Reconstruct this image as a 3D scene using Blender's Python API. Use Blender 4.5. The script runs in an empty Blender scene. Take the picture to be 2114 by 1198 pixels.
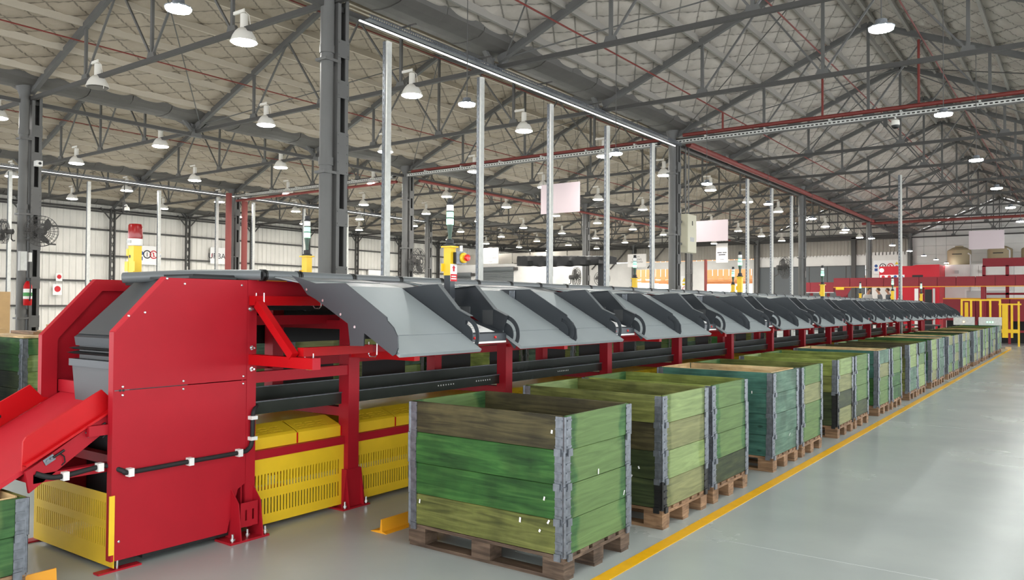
import bpy, math, random
from mathutils import Vector, Matrix
random.seed(7)
SC = bpy.context.scene
COL = SC.collection

# ------------------------------------------------------------------ camera, world, exposure
F_PX, YAW, PITCH, ROLL, CAM_H = 1636.13, math.radians(35.78), math.radians(1.0714), math.radians(0.3664), 1.58
fw = Vector((-math.sin(YAW)*math.cos(PITCH), math.cos(YAW)*math.cos(PITCH), math.sin(PITCH)))
rt = Vector((math.cos(YAW), math.sin(YAW), 0)); up = rt.cross(fw)
r2 = rt*math.cos(ROLL)+up*math.sin(ROLL); u2 = -rt*math.sin(ROLL)+up*math.cos(ROLL)
cam = bpy.data.cameras.new('camera'); cam.sensor_width = 36.0; cam.lens = F_PX*36.0/2114; cam.clip_end = 300
co = bpy.data.objects.new('camera', cam); COL.objects.link(co)
m = Matrix.Identity(4)
for i in range(3):
    m[i][0], m[i][1], m[i][2] = r2[i], u2[i], -fw[i]
m[2][3] = CAM_H
co.matrix_world = m
SC.camera = co
W = bpy.data.worlds.new('world'); SC.world = W; W.use_nodes = True
W.node_tree.nodes['Background'].inputs[0].default_value = (0.93, 0.97, 1.0, 1)
W.node_tree.nodes['Background'].inputs[1].default_value = 2.6
LAMP_E, LED_E, STRIP_E = 165.0, 100.0, 2.0
vs = SC.view_settings
vs.view_transform = 'Standard'; vs.look = 'None'; vs.gamma = 1.0; vs.use_curve_mapping = False
vs.exposure = 0.98
SC.cycles.use_denoising = True
SC.cycles.max_bounces = 6; SC.cycles.diffuse_bounces = 3; SC.cycles.glossy_bounces = 2; SC.cycles.transmission_bounces = 2
SC.cycles.use_adaptive_sampling = True; SC.cycles.adaptive_threshold = 0.03
SC.cycles.sample_clamp_indirect = 4.0

# ------------------------------------------------------------------ helpers
def srgb(r, g, b):
    f = lambda c: (c/255/12.92) if c/255 <= 0.04045 else ((c/255+0.055)/1.055)**2.4
    return (f(r), f(g), f(b), 1)

class MB:
    def __init__(s): s.v = []; s.f = []
    def add(s, vs_, fs):
        n = len(s.v); s.v += [tuple(p) for p in vs_]; s.f += [tuple(i+n for i in f) for f in fs]; return s
    def box(s, x0, x1, y0, y1, z0, z1):
        return s.add([(x0,y0,z0),(x1,y0,z0),(x1,y1,z0),(x0,y1,z0),(x0,y0,z1),(x1,y0,z1),(x1,y1,z1),(x0,y1,z1)],
                     [(0,3,2,1),(4,5,6,7),(0,1,5,4),(1,2,6,5),(2,3,7,6),(3,0,4,7)])
    def bar(s, p, q, w, h):
        p, q = Vector(p), Vector(q); d = (q-p).normalized()
        side = d.cross(Vector((0,0,1)))
        side = Vector((1,0,0)) if side.length < 1e-4 else side.normalized()
        u = side.cross(d).normalized(); a, b = side*w/2, u*h/2
        vs_ = [p-a-b, p+a-b, p+a+b, p-a+b, q-a-b, q+a-b, q+a+b, q-a+b]
        return s.add(vs_, [(0,1,2,3),(7,6,5,4),(0,4,5,1),(1,5,6,2),(2,6,7,3),(3,7,4,0)])
    def cyl(s, p, q, r, n=10, r2=None):
        p, q = Vector(p), Vector(q); d = (q-p).normalized(); r2 = r if r2 is None else r2
        a = d.orthogonal().normalized(); b = d.cross(a)
        vs_ = []
        for c, rr in ((p, r), (q, r2)):
            for i in range(n):
                t = 2*math.pi*i/n; vs_.append(c+(a*math.cos(t)+b*math.sin(t))*rr)
        fs = [(i, (i+1) % n, n+(i+1) % n, n+i) for i in range(n)]
        fs += [tuple(range(n-1, -1, -1)), tuple(range(n, 2*n))]
        return s.add(vs_, fs)
    def tube(s, path, r, n=8, closed=False):
        P = [Vector(p) for p in path]; k = len(P); vs_ = []; fs = []
        prev = None
        for i, p in enumerate(P):
            if closed: d = (P[(i+1) % k]-P[i-1]).normalized()
            else: d = (P[min(i+1, k-1)]-P[max(i-1, 0)]).normalized()
            a = d.orthogonal() if prev is None else prev-d*prev.dot(d)
            a = a.normalized(); prev = a; b = d.cross(a)
            vs_ += [p+(a*math.cos(2*math.pi*j/n)+b*math.sin(2*math.pi*j/n))*r for j in range(n)]
        for i in range(k if closed else k-1):
            i2 = (i+1) % k
            fs += [(i*n+j, i*n+(j+1) % n, i2*n+(j+1) % n, i2*n+j) for j in range(n)]
        if not closed: fs += [tuple(range(n-1, -1, -1)), tuple((k-1)*n+j for j in range(n))]
        return s.add(vs_, fs)
    def prism(s, pts, axis, a, b):
        mk = {'y': lambda p, t: (p[0], t, p[1]), 'x': lambda p, t: (t, p[0], p[1]), 'z': lambda p, t: (p[0], p[1], t)}[axis]
        n = len(pts)
        vs_ = [mk(p, a) for p in pts]+[mk(p, b) for p in pts]
        fs = [(i, (i+1) % n, n+(i+1) % n, n+i) for i in range(n)]+[tuple(range(n-1, -1, -1)), tuple(range(n, 2*n))]
        return s.add(vs_, fs)
    def strip(s, pts, axis, a, b, t):
        """open polyline profile thickened downwards by t and extruded"""
        n = len(pts); off = []
        for i in range(n):
            p0, p1 = pts[max(i-1, 0)], pts[min(i+1, n-1)]
            dx, dz = p1[0]-p0[0], p1[1]-p0[1]; l = math.hypot(dx, dz)
            off.append((pts[i][0]+dz/l*t, pts[i][1]-dx/l*t))
        return s.prism(list(pts)+off[::-1], axis, a, b)
    def lathe(s, prof, c=(0,0,0), n=16, axis='z', caps=True):
        vs_ = []; fs = []; k = len(prof)
        for r, h in prof:
            for j in range(n):
                t = 2*math.pi*j/n; a, b = r*math.cos(t), r*math.sin(t)
                p = {'z': (a, b, h), 'x': (h, a, b), 'y': (a, h, b)}[axis]
                vs_.append((p[0]+c[0], p[1]+c[1], p[2]+c[2]))
        for i in range(k-1):
            fs += [(i*n+j, i*n+(j+1) % n, (i+1)*n+(j+1) % n, (i+1)*n+j) for j in range(n)]
        if caps: fs += [tuple(range(n-1, -1, -1)), tuple((k-1)*n+j for j in range(n))]
        return s.add(vs_, fs)
    def grid_sheet(s, us, ws, hole, put, t):
        """welded sheet with through holes; put(u, w, side) -> point"""
        us = sorted(set(round(u, 5) for u in us)); ws = sorted(set(round(w, 5) for w in ws))
        idx = {}; vs_ = []; fs = []
        def vid(i, j, k):
            key = (i, j, k)
            if key not in idx: idx[key] = len(vs_); vs_.append(put(us[i], ws[j], k*t))
            return idx[key]
        solid = {}
        for i in range(len(us)-1):
            for j in range(len(ws)-1):
                solid[i, j] = not hole((us[i]+us[i+1])/2, (ws[j]+ws[j+1])/2)
        for (i, j), ok in solid.items():
            if not ok: continue
            fs.append((vid(i,j,0), vid(i+1,j,0), vid(i+1,j+1,0), vid(i,j+1,0)))
            fs.append((vid(i,j+1,1), vid(i+1,j+1,1), vid(i+1,j,1), vid(i,j,1)))
            for (di, dj, a, b) in ((-1,0,(i,j),(i,j+1)), (1,0,(i+1,j+1),(i+1,j)), (0,-1,(i+1,j),(i,j)), (0,1,(i,j+1),(i+1,j+1))):
                if not solid.get((i+di, j+dj), False):
                    fs.append((vid(*a,0), vid(*b,0), vid(*b,1), vid(*a,1)))
        return s.add(vs_, fs)
    def mesh(s, name, smooth=False):
        me = bpy.data.meshes.new(name); me.from_pydata(s.v, [], s.f); me.validate(); me.update()
        if smooth:
            me.polygons.foreach_set('use_smooth', [True]*len(me.polygons))
            try: me.set_sharp_from_angle(angle=math.radians(38))
            except Exception: pass
        return me

def ob(name, geo, mat, parent=None, loc=(0,0,0), rot=(0,0,0), smooth=False, scale=None):
    me = geo.mesh(name, smooth) if isinstance(geo, MB) else geo
    if not me.materials: me.materials.append(None)
    o = bpy.data.objects.new(name, me); COL.objects.link(o)
    o.material_slots[0].link = 'OBJECT'; o.material_slots[0].material = mat
    o.location = loc; o.rotation_euler = rot
    if scale: o.scale = scale
    o.parent = parent
    return o
def empty(name, loc=(0,0,0), rot=(0,0,0), parent=None):
    o = bpy.data.objects.new(name, None); COL.objects.link(o); o.location = loc; o.rotation_euler = rot
    o.empty_display_size = 0.1; o.parent = parent
    return o
def tag(o, label, cat, group=None):
    o['label'] = label; o['category'] = cat
    if group: o['group'] = group
    return o
def thing(name, label, cat, loc=(0,0,0), rot=(0,0,0), group=None):
    return tag(empty(name, loc, rot), label, cat, group)
def struct(o): o['kind'] = 'structure'; return o
def copy_tree(o, parent=None):
    c = o.copy(); COL.objects.link(c); c.parent = parent
    for ch in o.children: copy_tree(ch, c)
    return c
ORD = ['first','second','third','fourth','fifth','sixth','seventh','eighth','ninth','tenth','eleventh','twelfth','thirteenth',
       'fourteenth','fifteenth','sixteenth','seventeenth','eighteenth','nineteenth','twentieth','twenty-first','twenty-second','twenty-third',
       'twenty-fourth','twenty-fifth','twenty-sixth','twenty-seventh','twenty-eighth','twenty-ninth','thirtieth']
def text_mesh(body, size, align='CENTER'):
    cu = bpy.data.curves.new('text', 'FONT'); cu.body = body; cu.size = size; cu.align_x = align; cu.align_y = 'CENTER'; cu.extrude = 0.0006
    t = bpy.data.objects.new('text', cu); COL.objects.link(t)
    dg = bpy.context.evaluated_depsgraph_get(); me = bpy.data.meshes.new_from_object(t.evaluated_get(dg))
    bpy.data.objects.remove(t); me.materials.clear()
    return me

# ------------------------------------------------------------------ materials
MATS = {}
def mat(name, col, rough=0.5, metal=0.0, emit=None, es=0.0, noise=0.0, nscale=6.0, bump=0.0, bscale=40.0, spec=0.5, alpha=1.0, trans=0.0):
    m = bpy.data.materials.new(name); m.use_nodes = True; nt = m.node_tree; b = nt.nodes['Principled BSDF']
    b.inputs['Base Color'].default_value = col; b.inputs['Roughness'].default_value = rough; b.inputs['Metallic'].default_value = metal
    b.inputs['Specular IOR Level'].default_value = spec
    b.inputs['Transmission Weight'].default_value = trans
    b.inputs['Alpha'].default_value = alpha
    if emit: b.inputs['Emission Color'].default_value = emit; b.inputs['Emission Strength'].default_value = es
    if noise or bump:
        tc = nt.nodes.new('ShaderNodeTexCoord')
    if noise:
        n = nt.nodes.new('ShaderNodeTexNoise'); n.inputs['Scale'].default_value = nscale; n.inputs['Detail'].default_value = 5
        r = nt.nodes.new('ShaderNodeValToRGB')
        r.color_ramp.elements[0].position = 0.3; r.color_ramp.elements[1].position = 0.7
        r.color_ramp.elements[0].color = [c*(1-noise) for c in col[:3]]+[1]; r.color_ramp.elements[1].color = [min(1, c*(1+noise)) for c in col[:3]]+[1]
        nt.links.new(tc.outputs['Object'], n.inputs['Vector']); nt.links.new(n.outputs['Fac'], r.inputs['Fac']); nt.links.new(r.outputs['Color'], b.inputs['Base Color'])
    if bump:
        n2 = nt.nodes.new('ShaderNodeTexNoise'); n2.inputs['Scale'].default_value = bscale
        bp = nt.nodes.new('ShaderNodeBump'); bp.inputs['Strength'].default_value = bump; bp.inputs['Distance'].default_value = 0.01
        nt.links.new(tc.outputs['Object'], n2.inputs['Vector']); nt.links.new(n2.outputs['Fac'], bp.inputs['Height']); nt.links.new(bp.outputs['Normal'], b.inputs['Normal'])
    MATS[name] = m
    return m
def wood(name, dark, base, light, wear=None, wear_amt=0.0):
    m = bpy.data.materials.new(name); m.use_nodes = True; nt = m.node_tree; N = nt.nodes.new; L = nt.links.new; b = nt.nodes['Principled BSDF']
    b.inputs['Roughness'].default_value = 0.62; b.inputs['Specular IOR Level'].default_value = 0.3
    tc = N('ShaderNodeTexCoord'); oi = N('ShaderNodeObjectInfo')
    mul = N('ShaderNodeMath'); mul.operation = 'MULTIPLY'; mul.inputs[1].default_value = 53.0; L(oi.outputs['Random'], mul.inputs[0])
    add = N('ShaderNodeVectorMath'); add.operation = 'ADD'; L(tc.outputs['Object'], add.inputs[0]); L(mul.outputs[0], add.inputs[1])
    mp = N('ShaderNodeMapping'); mp.inputs['Scale'].default_value = (2.2, 6.0, 30.0); L(add.outputs[0], mp.inputs['Vector'])
    n1 = N('ShaderNodeTexNoise'); n1.inputs['Scale'].default_value = 1.0; n1.inputs['Detail'].default_value = 6; n1.inputs['Distortion'].default_value = 1.2; L(mp.outputs[0], n1.inputs['Vector'])
    r1 = N('ShaderNodeValToRGB'); e = r1.color_ramp.elements; e[0].position = 0.28; e[0].color = dark; e[1].position = 0.72; e[1].color = light
    k = r1.color_ramp.elements.new(0.5); k.color = base; L(n1.outputs['Fac'], r1.inputs['Fac'])
    # blotchy staining
    n2 = N('ShaderNodeTexNoise'); n2.inputs['Scale'].default_value = 4.5; n2.inputs['Detail'].default_value = 4; L(add.outputs[0], n2.inputs['Vector'])
    mr = N('ShaderNodeMapRange'); mr.inputs[1].default_value = 0.35; mr.inputs[2].default_value = 0.7; mr.inputs[3].default_value = 0.62; mr.inputs[4].default_value = 1.15; L(n2.outputs['Fac'], mr.inputs[0])
    mx = N('ShaderNodeMix'); mx.data_type = 'RGBA'; mx.blend_type = 'MULTIPLY'; mx.inputs[0].default_value = 1.0
    L(r1.outputs['Color'], mx.inputs[6]); L(mr.outputs[0], mx.inputs[7]); col = mx.outputs[2]
    # knots
    vm = N('ShaderNodeMapping'); vm.inputs['Scale'].default_value = (3.0, 3.0, 6.5); L(add.outputs[0], vm.inputs['Vector'])
    vo = N('ShaderNodeTexVoronoi'); vo.inputs['Scale'].default_value = 1.0; L(vm.outputs[0], vo.inputs['Vector'])
    kr = N('ShaderNodeMapRange'); kr.inputs[1].default_value = 0.05; kr.inputs[2].default_value = 0.1; kr.inputs[3].default_value = 0.45; kr.inputs[4].default_value = 1.0; L(vo.outputs['Distance'], kr.inputs[0])
    mk = N('ShaderNodeMix'); mk.data_type = 'RGBA'; mk.blend_type = 'MULTIPLY'; mk.inputs[0].default_value = 1.0; L(col, mk.inputs[6]); L(kr.outputs[0], mk.inputs[7]); col = mk.outputs[2]
    if wear:
        # paint rubbed pale in the middle of the plank, darker band left at its ends
        sx = N('ShaderNodeSeparateXYZ'); L(tc.outputs['Object'], sx.inputs[0])
        ax = N('ShaderNodeMath'); ax.operation = 'ABSOLUTE'; L(sx.outputs['X'], ax.inputs[0])
        ns = N('ShaderNodeMath'); ns.operation = 'MULTIPLY_ADD'; ns.inputs[1].default_value = 0.22; L(n2.outputs['Fac'], ns.inputs[0]); L(ax.outputs[0], ns.inputs[2])
        wr = N('ShaderNodeMapRange'); wr.inputs[1].default_value = 0.36; wr.inputs[2].default_value = 0.40; wr.inputs[3].default_value = wear_amt; wr.inputs[4].default_value = 0.0; L(ns.outputs[0], wr.inputs[0])
        mw = N('ShaderNodeMix'); mw.data_type = 'RGBA'; mw.blend_type = 'MIX'; L(wr.outputs[0], mw.inputs[0]); L(col, mw.inputs[6])
        mz = N('ShaderNodeMix'); mz.data_type = 'RGBA'; mz.blend_type = 'MULTIPLY'; mz.inputs[0].default_value = 1.0; mz.inputs[6].default_value = wear
        gr = N('ShaderNodeMapRange'); gr.inputs[1].default_value = 0.3; gr.inputs[2].default_value = 0.7; gr.inputs[3].default_value = 0.75; gr.inputs[4].default_value = 1.15; L(n1.outputs['Fac'], gr.inputs[0]); L(gr.outputs[0], mz.inputs[7])
        L(mz.outputs[2], mw.inputs[7]); col = mw.outputs[2]
    L(col, b.inputs['Base Color'])
    bp = N('ShaderNodeBump'); bp.inputs['Strength'].default_value = 0.25; bp.inputs['Distance'].default_value = 0.004; L(n1.outputs['Fac'], bp.inputs['Height']); L(bp.outputs['Normal'], b.inputs['Normal'])
    MATS[name] = m
    return m
S = srgb
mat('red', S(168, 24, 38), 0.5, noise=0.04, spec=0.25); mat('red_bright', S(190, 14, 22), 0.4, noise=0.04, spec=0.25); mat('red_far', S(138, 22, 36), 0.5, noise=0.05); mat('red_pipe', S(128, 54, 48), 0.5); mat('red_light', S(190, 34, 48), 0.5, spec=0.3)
mat('yellow', S(240, 198, 40), 0.45, noise=0.04); mat('yellow_line', S(238, 178, 10), 0.4, noise=0.05, nscale=12); mat('orange', S(232, 160, 30), 0.5)
mat('chute_grey', S(146, 153, 155), 0.42, 0.0, noise=0.05, nscale=3); mat('chute_dark', S(52, 56, 61), 0.42, 0.05); mat('hood_grey', S(70, 72, 74), 0.5)
mat('black', S(18, 18, 19), 0.5); mat('rubber', S(26, 26, 27), 0.7); mat('tube_grey', S(104, 108, 110), 0.4)
mat('galv', S(112, 116, 122), 0.4, 0.6, noise=0.25, nscale=30, bump=0.1); mat('galv_dark', S(62, 66, 60), 0.26, 0.5, noise=0.1, nscale=6); mat('hinge_black', S(34, 34, 34), 0.5, 0.4)
mat('post_galv', S(205, 205, 200), 0.5, 0.25, noise=0.08, nscale=14); mat('steel', S(98, 97, 95), 0.55, noise=0.08, nscale=2); mat('steel_dark', S(72, 70, 68), 0.6); mat('gutter', S(92, 89, 85), 0.6, noise=0.1, nscale=3); mat('purlin', S(190, 180, 163), 0.6); mat('purlin_new', S(150, 145, 138), 0.6)
mat('chrome', S(215, 215, 215), 0.25, 0.9); mat('white', S(232, 230, 226), 0.55); mat('white_wall', S(224, 221, 216), 0.7, noise=0.05, nscale=1.5); mat('wall_sheet', S(226, 222, 214), 0.6, noise=0.06, nscale=0.8)
mat('sheet_old', S(158, 152, 142), 0.6, noise=0.1, nscale=1.0); mat('door_grey', S(84, 88, 90), 0.55); mat('shutter_grey', S(112, 116, 118), 0.5); mat('sign_pink', S(202, 186, 190), 0.6); mat('board_white', S(206, 202, 198), 0.6)
mat('paper', S(240, 238, 236), 0.7); mat('ink', S(30, 30, 34), 0.7); mat('ink_red', S(200, 30, 40), 0.6); mat('ink_blue', S(40, 80, 150), 0.6); mat('ink_yellow', S(228, 196, 40), 0.6); mat('ink_green', S(70, 150, 80), 0.6); mat('ink_grey', S(190, 188, 186), 0.7)
mat('cardboard', S(196, 160, 112), 0.75, noise=0.06); mat('tank', S(168, 152, 122), 0.6); mat('cream', S(214, 208, 184), 0.5); mat('tarp', S(9, 9, 10), 0.6, bump=0.8, bscale=6)
mat('lamp_white', S(236, 232, 224), 0.45); mat('lamp_glass', (1, 1, 1, 1), 0.3, emit=(1.0, 0.97, 0.92, 1), es=LAMP_E); mat('led_glass', (1, 1, 1, 1), 0.3, emit=(0.95, 1.0, 0.97, 1), es=LED_E); mat('lamp_off', S(70, 66, 60), 0.4)
mat('strip_glow', (1, 1, 1, 1), 0.4, emit=(1, 0.98, 0.93, 1), es=STRIP_E); mat('green_glow', S(120, 255, 180), 0.3, emit=(0.25, 1.0, 0.55, 1), es=2.2); mat('green_pale', S(170, 230, 195), 0.3, emit=(0.4, 1.0, 0.65, 1), es=0.3); mat('green_dark', S(20, 60, 36), 0.3)
mat('beacon_red', S(140, 8, 10), 0.2); mat('led_red', S(190, 16, 16), 0.2, emit=(1, 0.05, 0.03, 1), es=0.1)
mat('skin', S(190, 140, 112), 0.55); mat('hair', S(62, 44, 32), 0.7); mat('shirt_white', S(214, 212, 206), 0.8); mat('shirt_grey', S(112, 116, 118), 0.8); mat('shirt_dark', S(72, 78, 86), 0.8); mat('trousers', S(44, 48, 60), 0.8)
mat('outside_wood', S(214, 150, 96), 0.7); mat('outside_ground', S(220, 216, 206), 0.8); mat('outside_leaf', S(140, 160, 60), 0.7)
mat('bag_white', S(222, 218, 216), 0.4); mat('concrete', S(140, 138, 132), 0.8)
GREENS = {
 'green': wood('wood_green', S(28, 64, 26), S(46, 90, 38), S(66, 108, 50)),
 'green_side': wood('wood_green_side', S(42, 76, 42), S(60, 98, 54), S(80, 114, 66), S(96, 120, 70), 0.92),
 'olive': wood('wood_olive', S(74, 78, 36), S(102, 106, 52), S(124, 126, 70)),
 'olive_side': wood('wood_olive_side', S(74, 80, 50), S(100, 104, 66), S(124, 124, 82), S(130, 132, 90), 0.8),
 'brown': wood('wood_brown', S(46, 42, 26), S(70, 64, 40), S(90, 82, 52)),
 'lime': wood('wood_lime', S(100, 112, 50), S(128, 140, 66), S(152, 160, 88)),
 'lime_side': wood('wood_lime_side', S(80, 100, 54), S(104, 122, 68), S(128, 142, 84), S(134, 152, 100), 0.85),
 'teal': wood('wood_teal', S(44, 82, 72), S(60, 102, 90), S(80, 120, 104)),
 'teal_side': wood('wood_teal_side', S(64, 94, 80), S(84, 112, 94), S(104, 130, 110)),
 'dark': wood('wood_dark', S(34, 44, 26), S(52, 62, 36), S(72, 80, 48)),
 'raw': wood('wood_raw', S(186, 150, 100), S(214, 182, 132), S(232, 206, 160)),
 'pallet': wood('wood_pallet', S(98, 74, 52), S(138, 106, 78), S(170, 136, 104)),
 'pallet_dark': wood('wood_pallet_dark', S(70, 56, 46), S(98, 80, 66), S(124, 104, 86)),
}
# floor: glossy grey epoxy with faint mottling
fm = mat('floor_epoxy', S(150, 156, 158), 0.2, spec=0.22)
nt = fm.node_tree; b = nt.nodes['Principled BSDF']; N = nt.nodes.new; L = nt.links.new
tc = N('ShaderNodeTexCoord'); n1 = N('ShaderNodeTexNoise'); n1.inputs['Scale'].default_value = 0.7; n1.inputs['Detail'].default_value = 6; L(tc.outputs['Object'], n1.inputs['Vector'])
r = N('ShaderNodeValToRGB'); r.color_ramp.elements[0].position = 0.35; r.color_ramp.elements[0].color = S(162, 168, 166); r.color_ramp.elements[1].position = 0.65; r.color_ramp.elements[1].color = S(174, 180, 176)
L(n1.outputs['Fac'], r.inputs['Fac']); L(r.outputs['Color'], b.inputs['Base Color'])
mr = N('ShaderNodeMapRange'); mr.inputs[3].default_value = 0.20; mr.inputs[4].default_value = 0.32; L(n1.outputs['Fac'], mr.inputs[0]); L(mr.outputs[0], b.inputs['Roughness'])
n3 = N('ShaderNodeTexNoise'); n3.inputs['Scale'].default_value = 3.0; n3.inputs['Detail'].default_value = 3; L(tc.outputs['Object'], n3.inputs['Vector'])
bp = N('ShaderNodeBump'); bp.inputs['Strength'].default_value = 0.02; bp.inputs['Distance'].default_value = 0.02; L(n3.outputs['Fac'], bp.inputs['Height']); L(bp.outputs['Normal'], b.inputs['Normal'])
# roof blanket
mat('blanket', S(180, 169, 154), 0.42, noise=0.08, nscale=1.2, bump=0.35, bscale=9)
mat('joint', S(176, 180, 180), 0.5)
M = MATS

# ------------------------------------------------------------------ the hall: floor, walls, roof
ROWS = [0.85, -9.0, -18.85, -28.67, -38.5]
RIDGE = [(ROWS[i]+ROWS[i+1])/2 for i in range(4)]
TY = [7.9+4.015*k for k in range(13)]
COLK = [0, 3, 6, 9, 12]
ZV, SL = 6.18, 0.42           # rafter height over the columns, slope
YB = 56.35
BAY = ['over the green crates', 'just beyond the near columns', 'two bays beyond the crates', 'along the white side wall']
def px(x, y, z):
    p = Vector((x, y, z-CAM_H)); d = p.dot(fw)
    if d <= 0.3: return None
    return (1057+F_PX*p.dot(r2)/d, 599-F_PX*p.dot(u2)/d)
def seen(pts, mgn=60):
    for p in pts:
        q = px(*p)
        if q and -mgn < q[0] < 2114+mgn and -mgn < q[1] < 1198+mgn: return True
    return False

fl = struct(ob('floor', MB().box(-48, 11, -9, YB+0.3, -0.2, 0.0), M['floor_epoxy']))
for i, y in enumerate((5.2, 11.9, 17.5, 24.0, 31.5)):
    ob('floor_joint', MB().box(-2.1, 10.5, y-0.004, y+0.004, 0.0, 0.0012), M['joint'], fl)
yl = MB().box(-2.305, -2.218, -3, 35.6, 0.0005, 0.0035)
tag(ob('floor_line', yl, M['yellow_line']), 'yellow painted line on the grey floor along the row of green crates', 'floor marking')

def corrugated(u0, u1, z0, z1, pitch, depth, put):
    """trapezoid ribbed sheet; put(u, d, z)"""
    mb = MB(); n = int((u1-u0)/pitch); pr = []
    for i in range(n+1):
        u = u0+i*pitch
        pr += [(u, 0), (u+pitch*0.55, 0), (u+pitch*0.66, depth), (u+pitch*0.89, depth)]
    pr = [p for p in pr if p[0] <= u1]
    vs_ = []; fs = []
    for (u, d) in pr: vs_ += [put(u, d, z0(u) if callable(z0) else z0), put(u, d, z1(u) if callable(z1) else z1)]
    for i in range(len(pr)-1): fs.append((2*i, 2*i+2, 2*i+3, 2*i+1))
    return mb.add(vs_, fs)
# side wall at the far left
wl = struct(ob('wall_left', corrugated(2, YB, 0.0, 6.45, 0.3, 0.05, lambda u, d, z: (-38.78+d, u, z)), M['wall_sheet']))
for z in (1.4, 2.6, 3.85, 5.1, 6.1):
    ob('girt', MB().box(-38.73, -38.6, 2, YB, z-0.04, z+0.04), M['steel_dark'], wl)
struct(ob('wall_right', MB().box(10.7, 10.8, -9, YB, 4.6, 6.6), M['white_wall']))   # unseen wall, lower part left open to let in fill daylight
struct(ob('wall_front', MB().box(-48, 10.8, -9.1, -9, 4.6, 8.5), M['white_wall']))  # unseen; lower part left out so daylight fills from behind the camera
struct(ob('wall_left.001', MB().box(-48, -38.8, 1.9, 2.0, 0, 6.6), M['white_wall']))

# roof slopes with quilted blanket, puffed between the diagonal wires
def roof_slope(xv, xr, y0, y1, step, puff):
    n = max(2, int(abs(xr-xv)/step)); k = max(2, int((y1-y0)/step)); vs_ = []; fs = []; uv = []
    e = 0.2 if xr > xv else -0.2
    for j in range(k+1):
        y = y0+(y1-y0)*j/k
        for i in range(n+1):
            x = xv+e+(xr-xv-e)*i/n; s = abs(x-xv)*1.085
            z = ZV+0.17+SL*abs(x-xv); u, v = (y*0.6+s)/0.5, (y*0.6-s)/0.5
            if puff:
                a = abs(math.sin(math.pi*u)); c = abs(math.sin(math.pi*v))
                z -= puff*(1-(1-a)**2.2)*(1-(1-c)**2.2)
            vs_.append((x, y, z)); uv.append((u, v))
    for j in range(k):
        for i in range(n):
            a = j*(n+1)+i; fs.append((a, a+1, a+n+2, a+n+1))
    me = MB().add(vs_, fs).mesh('ceiling', True)
    lay = me.uv_layers.new(name='quilt'); idx = [0]*len(me.loops); me.loops.foreach_get('vertex_index', idx)
    lay.data.foreach_set('uv', [c for i in idx for c in uv[i]])
    return me
def quilt(name, col):
    """foil-faced blanket: dark stitched seams along the two diagonals"""
    m = mat(name, col, 0.45, noise=0.10, nscale=1.1); nt = m.node_tree; N = nt.nodes.new; L = nt.links.new; b = nt.nodes['Principled BSDF']
    old = b.inputs['Base Color'].links[0].from_socket
    uvn = N('ShaderNodeUVMap'); uvn.uv_map = 'quilt'; sp = N('ShaderNodeSeparateXYZ'); L(uvn.outputs[0], sp.inputs[0])
    ds = []
    for ax in ('X', 'Y'):
        pp = N('ShaderNodeMath'); pp.operation = 'PINGPONG'; pp.inputs[1].default_value = 0.5; L(sp.outputs[ax], pp.inputs[0]); ds.append(pp.outputs[0])
    mn = N('ShaderNodeMath'); mn.operation = 'MINIMUM'; L(ds[0], mn.inputs[0]); L(ds[1], mn.inputs[1])
    mr = N('ShaderNodeMapRange'); mr.inputs[1].default_value = 0.015; mr.inputs[2].default_value = 0.05; mr.inputs[3].default_value = 0.45; mr.inputs[4].default_value = 1.0; L(mn.outputs[0], mr.inputs[0])
    mx = N('ShaderNodeMix'); mx.data_type = 'RGBA'; mx.blend_type = 'MULTIPLY'; mx.inputs[0].default_value = 1.0; L(old, mx.inputs[6]); L(mr.outputs[0], mx.inputs[7]); L(mx.outputs[2], b.inputs['Base Color'])
    n2 = N('ShaderNodeTexNoise'); n2.inputs['Scale'].default_value = 7.0; n2.inputs['Detail'].default_value = 3
    bp = N('ShaderNodeBump'); bp.inputs['Strength'].default_value = 0.5; bp.inputs['Distance'].default_value = 0.03; tcx = N('ShaderNodeTexCoord'); L(tcx.outputs['Object'], n2.inputs['Vector']); L(n2.outputs['Fac'], bp.inputs['Height']); L(bp.outputs['Normal'], b.inputs['Normal'])
    return m
quilt('blanket_new', S(182, 174, 164)); quilt('blanket_old', S(168, 155, 138))
ceil_no = 0
for bi in range(-1, 4):
    a, c = (10.7, 0.85) if bi < 0 else (ROWS[bi], ROWS[bi+1])
    rg = (a+c)/2
    for xv in (a, c):
        fine = bi in (0, 1)
        o = struct(ob('ceiling', roof_slope(xv, rg, -9, YB, 0.075 if fine else (0.14 if bi > 0 else 2.5), 0.06 if bi >= 0 else 0), M['blanket_new' if bi <= 0 else 'blanket_old']))
        if bi < 0: continue
        sg = 1 if rg > xv else -1
        for d in (0.72, 1.55, 2.38, 3.2, 4.05, 4.75):
            x = xv+sg*d; z = ZV+0.10+SL*d
            ob('purlin', MB().box(x-0.028, x+0.028, 0, YB, z-0.09, z+0.05), M['purlin' if bi else 'purlin_new'], o)

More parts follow.
